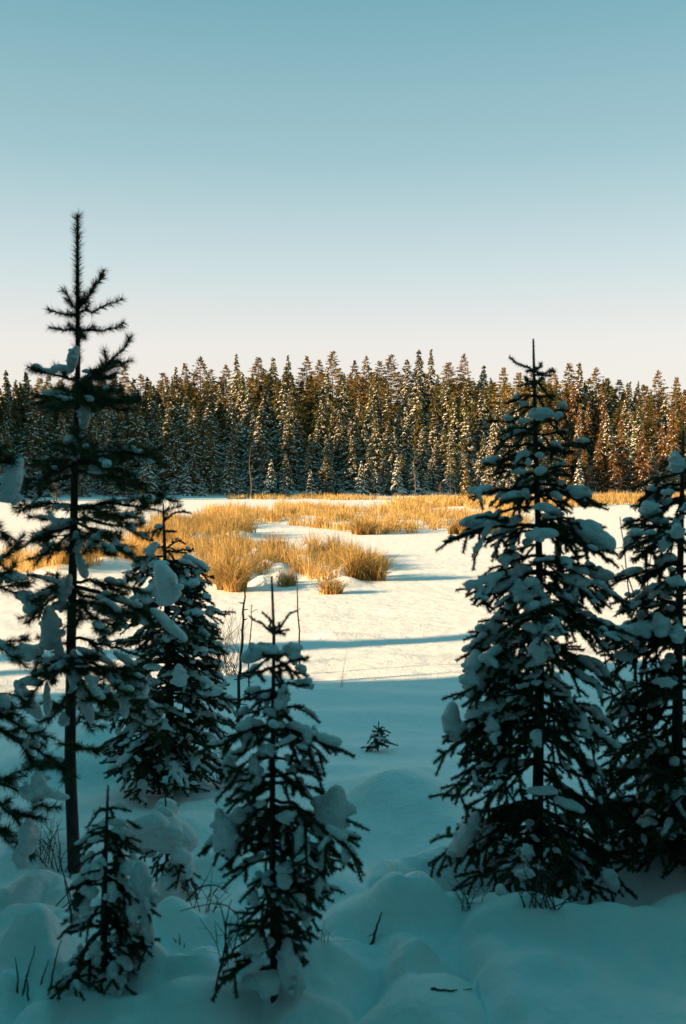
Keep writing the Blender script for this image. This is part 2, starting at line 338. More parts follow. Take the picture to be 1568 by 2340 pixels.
# ------------------------------------------------------------------ far conifers (each a thing; alike trees share mesh data)
def far_conifer(kind, seed):
    r = np.random.default_rng(seed); crown = MB(); snow = MB(); trunk = MB()
    if kind == 'spruce': hgt, R, z0, step, per, sn = 13.0, 2.25, 0.4, 0.34, 10, 0.68
    elif kind == 'tall': hgt, R, z0, step, per, sn = 16.0, 2.4, 1.0, 0.38, 10, 0.42
    elif kind == 'pine': hgt, R, z0, step, per, sn = 16.0, 3.0, 3.0, 0.42, 11, 0.08
    elif kind == 'russet': hgt, R, z0, step, per, sn = 15.0, 2.2, 0.8, 0.36, 10, 0.14
    elif kind == 'golden': hgt, R, z0, step, per, sn = 5.0, 1.25, 0.15, 0.22, 9, 0.10
    else: hgt, R, z0, step, per, sn = 5.0, 1.15, 0.15, 0.24, 8, 0.95      # young
    lean = r.normal(0, 0.15, 2)
    z = z0; cr, sw = [], []
    def ax(zz): return np.array([lean[0] * (zz / hgt) ** 2, lean[1] * (zz / hgt) ** 2, zz])
    trunk.tube([ax(a) for a in np.linspace(-0.6, hgt * 0.97, 8)], np.linspace(0.011 * hgt, 0.02, 8), 6)
    while z < hgt * 0.985:
        f = (z - z0) / (hgt - z0)
        if kind == 'pine': w = R * min(1, (1 - f) * 1.45 + 0.04) * (0.55 + 0.45 * min(1, f * 3))
        else: w = R * ((1 - f) ** 1.0) * (0.75 + 0.25 * min(1, f * 5)) + 0.07
        w *= 0.70 + 0.5 * r.random()
        n = max(4, int(per * (0.55 + 0.45 * (1 - f))))
        for k in range(n):
            a = r.random() * 2 * math.pi; L = w * (0.65 + 0.5 * r.random()); zz = z + r.normal(0, step * 0.4)
            d = np.array([math.cos(a), math.sin(a), 0]); s = np.array([-math.sin(a), math.cos(a), 0])
            up = (0.55 if f > 0.9 else 0.18) if kind == 'pine' else (0.5 if f > 0.93 else -0.28 - 0.25 * (1 - f))
            o = ax(min(zz, hgt))
            tip = o + d * L + np.array([0, 0, up * L])
            m = 17 if kind not in ('young', 'golden') else 13
            t = 0.25 + 0.8 * r.random(m); side = (r.random(m) - 0.5) * 0.75 * L * (1.15 - t)
            p = o + (tip - o) * t[:, None] + s * side[:, None] + np.array([0, 0, 1]) * (r.normal(0, 0.05, m) - 0.10 * t * t * L)[:, None]
            ln = (0.17 + 0.30 * r.random(m)) * (0.75 if kind in ('young', 'golden') else 1.0) * (1 - .5 * max(0, f - .55) / .45); wd = ln * (0.26 + 0.2 * r.random(m))
            dd = d * (0.6 + 0.5 * r.random(m))[:, None] + s * (side * 1.6 / max(L, .2) + r.normal(0, .35, m))[:, None] + np.array([0, 0, 1]) * ((up * 0.8 + (0.35 if kind == 'pine' else -0.45)) + r.normal(0, 0.3, m))[:, None]
            dd /= np.linalg.norm(dd, axis=1)[:, None]
            q = np.cross(dd, r.normal(size=(m, 3))); q /= np.linalg.norm(q, axis=1)[:, None]
            cr.append(np.stack([p - q * wd[:, None], p + q * wd[:, None], p + dd * ln[:, None]], 1))
            ms = r.binomial(9, min(.95, sn * 1.35 * (0.05 + 0.95 * (1 - f) ** 1.25)))
            if ms:
                t = 0.4 + 0.65 * r.random(ms); side = (r.random(ms) - 0.5) * 0.75 * L * (1.2 - t)
                c = o + (tip - o) * t[:, None] + s * side[:, None] + np.array([0, 0, 0.10]) - np.array([0, 0, 1]) * (0.07 * t * t * L)[:, None]
                la = (0.08 + 0.10 * r.random(ms) + .08 * (1 - f)) * (0.8 if kind in ('young', 'golden') else 1); lb = la * (0.32 + .25 * r.random(ms))
                slope = up - 0.25 * (1 if kind != 'pine' else 0)
                for ci, x1, x2 in zip(c, la, lb):
                    e1 = (d + np.array([0, 0, slope])) * x1; e2 = s * x2 + np.array([0, 0, r.normal(0, .3)]) * x2
                    sw.append([ci + e1, ci + e2 * .9 - e1 * .1, ci - e1 * .8, ci - e2, ci + np.array([0, 0, 0.09 + .3 * x2])])
        z += step * (0.8 + 0.4 * r.random()) * (1 if f < 0.8 else 0.75)
    crown.soup(np.vstack(cr))
    # leader
    crown.tube([ax(hgt * 0.95), ax(hgt * 1.0)], [0.06, 0.02], 4)
    sv = np.array(sw).reshape(-1, 3); b = np.arange(len(sw))[:, None] * 5
    snow.add(sv, np.concatenate([b + np.array([[0, 1, 4]]), b + np.array([[1, 2, 4]]), b + np.array([[2, 3, 4]]), b + np.array([[3, 0, 4]])]))
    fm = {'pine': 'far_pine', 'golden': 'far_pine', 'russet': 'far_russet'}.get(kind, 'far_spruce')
    return trunk.mesh('trunk', M['far_bark']), crown.mesh('crown', M[fm], False), snow.mesh('snow', M['snow'], False), hgt

FAR = {k: [far_conifer(k, 100 + 17 * n + s) for s in range(n_)] for n, (k, n_) in enumerate((('spruce', 5), ('tall', 4), ('pine', 4), ('russet', 2), ('young', 3), ('golden', 1)))}

LAND = [(10, 'at the left edge'), (95, 'left of the pine trunk'), (177, 'behind the pine trunk'), (265, 'just right of the pine trunk'), (373, 'above the left spruce tip'), (450, 'right of the left spruce tip'), (530, 'above the big arching tussock'), (621, 'above the middle spruce tip'), (690, 'above the lone dead stem'), (762, 'above the low spiky tussock'), (845, 'above the right island tip'), (948, 'behind the dead limbed tree'), (1064, 'behind the lone golden spruce'), (1140, 'just left of the big spruce'), (1219, 'behind the big spruce'), (1300, 'just right of the big spruce'), (1400, 'between the two right spruces'), (1490, 'above the right edge spruce'), (1560, 'at the right edge')]
PLANTED = []
def plant_far(kind, x, y, height, name, label, rank=None):
    v = FAR[kind][random.randrange(len(FAR[kind]))]; s = height / v[3]
    e = bpy.data.objects.new(name, None); C.objects.link(e)
    e.location = (x, y, float(H(x, y)) - 0.05); e.rotation_euler = (0, 0, random.random() * 6.28)
    w = s ** 0.5 * random.uniform(1.0, 1.55); e.scale = (w, w, s)
    tag(e, label, 'tree')
    link('trunk', v[0], e); link('crown', v[1], e); tag(link('snow', v[2], e), kind='stuff')
    if rank:
        u = 784 + F_PX * x / y; e['group'] = {'skyline': 'skyline conifers of the far forest', 'shore': 'young spruces on the far shore'}.get(rank, 'conifers of the far forest')
        PLANTED.append((u, e, label, rank, min(LAND, key=lambda q: abs(q[0] - u))[1]))
    return e

def name_far():                        # say which tree is which: kind, rank, landmark, place among its like
    sets = {}
    for q in PLANTED: sets.setdefault(q[2:], []).append(q)
    word = {2: 'two', 3: 'three', 4: 'four', 5: 'five', 6: 'six'}; order = {2: ['left', 'right'], 3: ['leftmost', 'middle', 'rightmost']}
    for (lab, rank, land), L in sets.items():
        L.sort(key=lambda q: q[0]); n = len(L)
        for i, q in enumerate(L):
            pl = '' if n == 1 else f', {(order.get(n) or ["leftmost", "second", "third", "fourth", "fifth", "sixth", "seventh", "eighth", "ninth"])[i]} of {word.get(n, n)}'
            where = {'skyline': 'on the forest skyline', 'shore': 'on the far shore'}.get(rank, f'in {rank} forest rank')
            q[1]['label'] = f'{lab} {where} {land}{pl}'

TOPS = [(60, 850), (110, 855), (175, 850), (235, 830), (285, 835), (320, 855), (345, 868), (375, 850), (400, 838), (420, 830), (458, 815), (480, 842), (515, 832), (543, 806), (590, 815), (625, 814), (660, 812), (700, 812), (728, 822), (760, 800), (812, 822), (838, 812), (868, 825), (893, 808), (930, 822), (958, 798), (985, 798), (1025, 826), (1062, 808), (1105, 832), (1150, 838), (1185, 850), (1215, 850), (1262, 840), (1298, 830), (1326, 826), (1364, 840), (1385, 862), (1415, 868), (1440, 872), (1475, 880), (1505, 846), (1545, 860), (15, 845), (90, 862), (140, 868), (205, 845), (262, 852)]
n_far = 0
for (u, v) in TOPS:                    # skyline trees on the rise
    Y = random.uniform(178, 196); p = at(u, v, Y); gz = float(H(p[0], p[1])); h = p[2] - gz
    while h > 19 and Y > 150: Y -= 4; p = at(u, v, Y); gz = float(H(p[0], p[1])); h = p[2] - gz
    k = random.choice(['pine', 'pine', 'tall'])
    plant_far(k, p[0], p[1], h, 'skyline_pine' if k == 'pine' else 'skyline_spruce', 'bushy pine' if k == 'pine' else 'slender spruce', 'skyline'); n_far += 1
ROWS = [(2.0, 3.3, (4.5, 9.5)), (5.5, 3.5, (6.5, 11.5)), (9.5, 3.6, (8, 13)), (14.5, 4.0, (9, 13.5)), (21, 4.4, (10, 14)), (28, 4.9, (10.5, 14.5)), (36, 5.4, (10.5, 14.5))]
for ri, (off, sp, hr) in enumerate(ROWS):
    x = -75.0
    while x < 78:
        x += sp * random.uniform(0.6, 1.4); y = float(shore(x)) + off + random.uniform(-1.8, 1.8)
        u = 784 + F_PX * x / y
        if u < -20 or u > 1590: continue
        rus = u > 1240 and random.random() < 0.45
        k = 'russet' if rus else ('spruce' if random.random() < 0.7 else 'tall')
        row = 'front' if ri < 2 else 'middle' if ri < 5 else 'upper'
        col = {'russet': 'russet conifer', 'spruce': 'narrow snowy spruce', 'tall': 'fuller green spruce'}[k]
        plant_far(k, x, y, random.uniform(*hr), {'russet': 'russet_conifer', 'spruce': 'snowy_spruce', 'tall': 'green_spruce'}[k], col, row); n_far += 1
x = -66.0
while x < 12:                          # young trees bent under snow along the shore
    x += random.uniform(1.5, 3.6); y = float(shore(x)) + random.uniform(-0.8, 1.2)
    u = 784 + F_PX * x / y
    if u < -20: continue
    plant_far('young', x, y, random.uniform(2.2, 5.6), 'young_spruce', 'small young spruce', 'shore'); n_far += 1
name_far()
for (u, vb, vt, k, lab) in [(1064, 1140, 1072, 'golden', 'small golden spruce standing alone before the far forest'), (1118, 1136, 1092, 'golden', 'little golden spruce beside the lone small spruce on the far shore'),
                            (1290, 1130, 1060, 'golden', 'bushy sunlit young spruce at the foot of the forest, right of the big spruce'), (1322, 1128, 1048, 'young', 'snowy young spruce below the russet trees at right')]:
    Y = 112 if u == 1064 else 120 if u == 1118 else 138; p = at(u, vt, Y)
    plant_far(k, p[0], p[1], p[2] - float(H(p[0], p[1])), 'young_spruce', lab); n_far += 1

def dead_tree(u, vb, vt, Y, lab, nb, name='dead_snag'):
    p = at(u, vt, Y); z = float(H(p[0], p[1])); h = p[2] - z
    e = bpy.data.objects.new(name, None); C.objects.link(e); e.location = (p[0], p[1], z - 0.05); tag(e, lab, 'dead tree', 'dead snags on the far shore')
    t = MB(); t.tube([(0.02 * h * math.sin(k * 1.3), 0, h * k / 6) for k in range(7)], np.linspace(0.009 * h + .03, 0.015, 7), 6); link('trunk', t.mesh('trunk', M['dead_wood']), e)
    for k in range(nb):
        a = random.uniform(0, 6.28); z0 = h * random.uniform(0.3, 0.95); L = h * random.uniform(0.08, 0.2) * (1.1 - z0 / h) + .15
        b = MB(); b.tube([(0, 0, z0), (L * .6 * math.cos(a), L * .6 * math.sin(a), z0 + L * .05), (L * math.cos(a), L * math.sin(a), z0 - L * .1)], [.03, .025, .012], 4)
        link('branch', b.mesh('branch', M['dead_wood']), e)
for a in [(572, 1145, 1010, 118, 'thin straight dead snag in front of the forest, left of centre', 8), (948, 1136, 1015, 122, 'dead tree with short bare limbs before the forest, right of centre', 26),
          (1007, 1138, 1098, 110, 'short dead stump tree left of the small golden spruce', 14), (1122, 1120, 990, 130, 'tall bare pale trunk at the forest edge beside the big spruce', 6),
          (1160, 1125, 1020, 128, 'pale bare leaning trunk hidden partly by the big right spruce', 6), (1030, 1112, 1085, 130, 'low broken snag at the forest foot', 5),
          (128, 1160, 1090, 78, 'sunlit bare dead sapling seen behind the leaning pine', 22), (322, 1160, 1085, 90, 'slim bare dead sapling right of the leaning pine', 8)]:
    dead_tree(*a)

# wood on the near left shore and behind the camera: it throws the foreground into shade
def wood_tree(mb, x, y, h):
    z0 = float(H(x, y)); mb.tube([(x, y, z0 - .3), (x, y, z0 + h * .9)], [.012 * h, .02], 5); n = 11
    for k in range(n):
        f = k / n; zt = z0 + h * (0.10 + 0.90 * (k + 1.7) / (n + .7)); zt = min(zt, z0 + h); zb = z0 + h * (0.06 + 0.86 * f); w = h * 0.155 * (1 - f) ** .8 + .12; m = 18
        a = np.arange(m) * 2 * math.pi / m + random.random(); rad = w * np.where(np.arange(m) % 2 == 0, 1.0, .5) * rng.uniform(.75, 1.15, m)
        V = np.vstack([np.stack([x + rad * np.cos(a), y + rad * np.sin(a), zb - .25 * rad + rng.normal(0, .1, m)], 1), [[x, y, zt]]])
        i = np.arange(m); mb.add(V, np.stack([i, (i + 1) % m, np.full(m, m)], 1))
wd = MB()
for _ in range(420):
    x = random.uniform(-95, -13); lim = 12.0 - 0.36 * (-x)
    y = random.uniform(-45, lim)
    wood_tree(wd, x, y, random.uniform(12, 18))
for _ in range(9):                      # ragged edge: long streaks of shade on the pond
    x = random.uniform(-75, -30); wood_tree(wd, x, random.uniform(11.6, 17.5) - .36 * -x, random.uniform(6.5, 8.5) + (-x - 30) * .2)
for _ in range(70):
    wood_tree(wd, random.uniform(-13, 40), random.uniform(-34, -7), random.uniform(11, 17))
for _ in range(60):
    x = random.uniform(14, 70); wood_tree(wd, x, random.uniform(-10, 0.0 + x * 0.9), random.uniform(10, 15))
for _ in range(230):  # unseen wood on the added left rise; it shades the far forest's foot
    x = random.uniform(-125, -47); y = random.uniform(99, 165)
    if 784 + F_PX * x / y < -75: wood_tree(wd, x, y, random.uniform(14, 18.5))
for x, y, h in [(-4.5, -2.5, 11), (4.6, -2.2, 11), (-6.8, 4.2, 10), (0.3, -2.6, 9), (-7.5, 1.0, 12), (-2.0, -4.5, 13), (1.8, -4.0, 12), (7.5, .5, 12), (-9.5, 7.5, 11), (-11, 3.5, 13), (9.5, 4.5, 12), (6.2, -5.5, 13), (-6, -6, 13), (11.5, 8.0, 11)]: wood_tree(wd, x, y, h)  # unseen trees close round the camera, added to darken the nearest snow
fw = MB()
def thin(me, keep, grow, rs):            # a lighter copy of a tree mesh: fewer, larger facets
    V = np.zeros(len(me.vertices) * 3, np.float32); me.vertices.foreach_get('co', V); V = V.reshape(-1, 3); I = np.zeros(len(me.polygons) * 3, np.int32); me.polygons.foreach_get('vertices', I)
    T = V[I.reshape(-1, 3)]; T = T[rs.random(len(T)) < keep]; c = T.mean(1, keepdims=True); return c + (T - c) * grow
LIGHT = [(thin(FAR[k_][q_][1], .22, 2.0, rng), FAR[k_][q_][3]) for k_, q_ in (('tall', 0), ('pine', 1), ('spruce', 2), ('tall', 3))]
for _ in range(130):                     # the wood goes on behind the skyline trees
    Y_ = random.uniform(188, 228); x = random.uniform(-.40, .40) * Y_; p_ = at(784 + F_PX * x / Y_, 848 + 22 * abs(x) / 60, Y_); gz_ = float(H(x, Y_)); h_ = max(6, min((p_[2] - gz_) * random.uniform(.86, 1.02), 19))
    T_, h0 = random.choice(LIGHT); w_ = random.uniform(1.0, 1.5); a_ = random.random() * 6.28; R3 = np.array([[math.cos(a_) * w_, -math.sin(a_) * w_, 0], [math.sin(a_) * w_, math.cos(a_) * w_, 0], [0, 0, h_ / h0]])
    fw.soup(T_ @ R3.T + np.array([x, Y_, gz_]))
for _ in range(90):                      # and between its ranks
    x = random.uniform(-66, 70); Y_ = float(shore(x)) + random.uniform(16, 52); gz_ = float(H(x, Y_)); h_ = random.uniform(9, 12.5); T_, h0 = random.choice(LIGHT); w_ = random.uniform(1.0, 1.4)
    fw.soup(T_ * np.array([w_, w_, h_ / h0]) + np.array([x, Y_, gz_]))
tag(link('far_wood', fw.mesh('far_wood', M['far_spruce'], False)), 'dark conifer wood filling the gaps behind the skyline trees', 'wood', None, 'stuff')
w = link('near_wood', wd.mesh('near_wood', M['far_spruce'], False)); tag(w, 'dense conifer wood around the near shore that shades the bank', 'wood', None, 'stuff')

# ------------------------------------------------------------------ marsh grass
def in_poly(px, py, poly):
    c = np.zeros(len(px), bool); n = len(poly); j = n - 1
    for i in range(n):
        xi, yi = poly[i]; xj, yj = poly[j]
        c ^= ((yi > py) != (yj > py)) & (px < (xj - xi) * (py - yi) / (yj - yi + 1e-12) + xi); j = i
    return c

def blades(cx, cy, cz, n, rad, length, width, seg, rs, arch=0.5):
    """n curved blades in each clump -> triangles"""
    N = len(cx) * n; k = np.repeat(np.arange(len(cx)), n)
    a = rs.random(N) * 2 * math.pi; q = np.sqrt(rs.random(N)) * np.repeat(rad, n)
    p0 = np.stack([cx[k] + q * np.cos(a), cy[k] + q * np.sin(a), cz[k] - 0.03 + 0 * a], 1)
    a2 = a + rs.normal(0, 1.5, N); L = np.repeat(length, n) * (0.55 + 0.55 * rs.random(N))
    ar = np.abs(rs.normal(arch + .15, 0.55, N)) * 1.05
    d = np.stack([np.cos(a2), np.sin(a2), 0 * a], 1); sd = np.stack([-np.sin(a2), np.cos(a2), 0 * a], 1)
    vw = rs.random(N) * math.pi; sd = sd * np.cos(vw)[:, None] + d * np.sin(vw)[:, None]
    ts = np.linspace(0, 1, seg + 1); lay = []
    for t in ts:
        hgt = L * (t - 0.33 * ar * t ** 2.6); out = L * ar * 0.62 * t ** 1.8
        lay.append(p0 + d * out[:, None] + np.array([0, 0, 1]) * hgt[:, None])
    V = []; wv = width * (0.6 + 0.7 * rs.random(N))
    for s in range(seg): w_ = wv * (1 - 0.75 * ts[s] ** 1.5); V += [lay[s] - sd * w_[:, None] / 2, lay[s] + sd * w_[:, None] / 2]
    V.append(lay[-1]); V = np.stack(V, 1); m = V.shape[1]
    f = []
    for s in range(seg - 1): b = 2 * s; f += [[b, b + 1, b + 3], [b, b + 3, b + 2]]
    b = 2 * (seg - 1); f.append([b, b + 1, b + 2]); f = np.array(f)
    return V.reshape(-1, 3), (np.arange(N)[:, None, None] * m + f[None]).reshape(-1, 3)

def wpt(u, v): p = ground_px(u, v, lambda x, y: 0.0 * x); return (p[0], p[1])

def bed(name, label, poly_px, dens, n, rad, length, width, seg, seed, mat='straw', thr=0.40, nsc=0.8, cat='grass', kind='stuff', hollow=True):
    rs = np.random.default_rng(seed); poly = [wpt(u, v) for u, v in poly_px]; P = np.array(poly)
    lo, hi = P.min(0), P.max(0); m = int((hi - lo).prod() * dens)
    x = rs.uniform(lo[0], hi[0], m); y = rs.uniform(lo[1], hi[1], m); keep = in_poly(x, y, poly)
    if hollow: keep &= fbm(x * nsc, y * nsc, seed, 3) > thr + 0.06 * rs.normal(size=m)
    for u_, v_, sx_, sy_, h_ in HUM[:6] + HUM[-13:]:
        q = wpt(u_, v_); keep &= ((x - q[0]) / (sx_ * .85)) ** 2 + ((y - q[1]) / (sy_ * .9)) ** 2 > 1
    x, y = x[keep], y[keep]; z = H(x, y)
    sz = 0.28 + 1.35 * fbm(x * 1.1 * min(1, .9 / nsc + .3), y * 1.1, seed + 5, 2) + 0.16 * rs.normal(size=len(x))
    V, Fa = blades(x, y, z, n, rad * (0.7 + .6 * rs.random(len(x))), length * np.clip(sz, .4, 1.5), width, seg, rs)
    o = link(name, mesh(name, V, Fa, M[mat], False)); tag(o, label, cat, None, kind); return o

def tussock(name, label, u, v, rx, ry, n, length, seed, arch=0.75, mat='straw', width=0.022):
    rs = np.random.default_rng(seed); p = wpt(u, v); k = 9
    a = rs.random(k) * 6.28; q = np.sqrt(rs.random(k)); x = p[0] + rx * q * np.cos(a); y = p[1] + ry * q * np.sin(a); z = H(x, y)
    V, Fa = blades(x, y, z, n // k, np.full(k, .16), np.full(k, length), width, 5, rs, arch)
    o = link(name, mesh(name, V - np.array([p[0], p[1], 0]), Fa, M[mat], False), None, (p[0], p[1], 0)); tag(o, label, 'grass tussock', None); return o

bed('marsh_grass', 'golden dry grass on the nearest island in the snow', [(470, 1325), (520, 1345), (585, 1318), (650, 1330), (690, 1322), (760, 1342), (800, 1325), (868, 1318), (866, 1290), (800, 1275), (690, 1268), (560, 1262), (470, 1268), (440, 1290)], 6.0, 62, .32, .95, .017, 4, 41, thr=.44, nsc=.9)
bed('marsh_grass', 'golden dry grass stretching left behind the pine and the spruce', [(10, 1320), (150, 1318), (260, 1300), (400, 1312), (470, 1292), (500, 1262), (420, 1240), (300, 1245), (150, 1262), (10, 1270)], 4.5, 50, .34, .95, .018, 4, 42, thr=.40, nsc=.7)
bed('marsh_grass', 'golden dry grass between the left spruce and the middle bed', [(330, 1262), (480, 1262), (560, 1240), (580, 1222), (570, 1200), (460, 1185), (360, 1192), (300, 1225)], 3.4, 44, .4, 1.05, .024, 4, 43, thr=.45, nsc=.6)
bed('marsh_grass', 'wide golden bed of dry grass across the middle of the pond', [(440, 1196), (560, 1212), (640, 1200), (700, 1205), (800, 1216), (870, 1221), (1000, 1216), (1090, 1221), (1200, 1214), (1210, 1185), (1000, 1172), (800, 1166), (640, 1160), (480, 1172)], 2.6, 36, .45, 1.05, .03, 3, 44, thr=.435, nsc=.4)
bed('marsh_grass', 'thin far strip of dry grass right of the pond centre', [(880, 1168), (1000, 1162), (1200, 1168), (1210, 1150), (1040, 1147), (900, 1150)], 1.4, 28, .55, 1.1, .06, 3, 45, thr=.32, nsc=.25)
bed('marsh_grass', 'far band of dry grass at the right beyond the big spruce', [(1200, 1160), (1330, 1160), (1480, 1150), (1580, 1148), (1580, 1136), (1400, 1138), (1210, 1146)], 1.2, 28, .55, 1.15, .065, 3, 46, thr=.28, nsc=.25)
bed('marsh_grass', 'farthest faint line of dry grass below the forest', [(520, 1141), (700, 1143), (900, 1143), (1180, 1145), (1180, 1139), (900, 1136), (640, 1135), (520, 1137)], 0.7, 26, .7, .8, .06, 2, 47, thr=.36, nsc=.15)
tussock('grass_tussock', 'big arching golden tussock at the left end of the near island', 528, 1349, .42, .35, 950, 1.25, 51, .95)
tussock('grass_tussock', 'ragged golden tussock at the right tip of the near island', 835, 1327, .45, .45, 950, 1.2, 52, .8)
tussock('grass_tussock', 'low spiky tussock alone in the snow before the near island', 752, 1357, .22, .16, 420, .6, 53, .9)
tussock('grass_tussock', 'thin brown tussock between the snowy humps of the near island', 655, 1340, .15, .15, 220, .6, 54, .4, 'straw_pale')
tussock('grass_tussock', 'rounded tussock at the front edge of the middle grass bed', 828, 1221, .7, .5, 600, 1.2, 55, .9, 'straw', .036)
tussock('grass_tussock', 'thick tussock at the front of the middle bed, left of the big spruce', 1060, 1220, .9, .5, 600, 1.2, 56, .8, 'straw', .036)

# ------------------------------------------------------------------ foreground conifers
def bez(a, c, b, n):
    t = np.linspace(0, 1, n)[:, None]; return (1 - t) ** 2 * a + 2 * t * (1 - t) * c + t * t * b

def needle_tris(A, B, nlen, width, dens, rs, fwd, taper=None):
    A = np.asarray(A); B = np.asarray(B); L = np.linalg.norm(B - A, axis=1); n = np.maximum(2, (L * dens).astype(int)); k = np.repeat(np.arange(len(A)), n); N = len(k)
    p = A[k] + (B - A)[k] * rs.random(N)[:, None]; d = ((B - A) / (L[:, None] + 1e-9))[k]
    r = np.cross(d, rs.normal(size=(N, 3))); r /= np.linalg.norm(r, axis=1)[:, None] + 1e-9
    f = np.clip(fwd + rs.normal(0, .15, N), 0, .95)[:, None]; dd = d * f + r * np.sqrt(1 - f * f)
    ln = nlen * (0.7 + 0.4 * rs.random(N))[:, None]; s = np.cross(dd, r + .3 * rs.normal(size=(N, 3))); s /= np.linalg.norm(s, axis=1)[:, None] + 1e-9
    s = s * width / 2
    return np.stack([p - s, p + s, p + dd * ln], 1)

def cores(mb, A, B, r):
    A = np.asarray(A); B = np.asarray(B); d = B - A; d = d / (np.linalg.norm(d, axis=1)[:, None] + 1e-9)
    u = np.cross(d, np.array([0.31, 0.22, 0.92])); u /= np.linalg.norm(u, axis=1)[:, None] + 1e-9; v = np.cross(d, u)
    ring = [u * math.cos(q) * r + v * math.sin(q) * r for q in (0, 2.094, 4.189)]
    V = np.stack([A + x for x in ring] + [B + x * .8 for x in ring], 1); f = np.array([[0, 1, 4], [0, 4, 3], [1, 2, 5], [1, 5, 4], [2, 0, 3], [2, 3, 5], [3, 4, 5]])
    mb.add(V.reshape(-1, 3), (np.arange(len(A))[:, None, None] * 6 + f[None]).reshape(-1, 3))

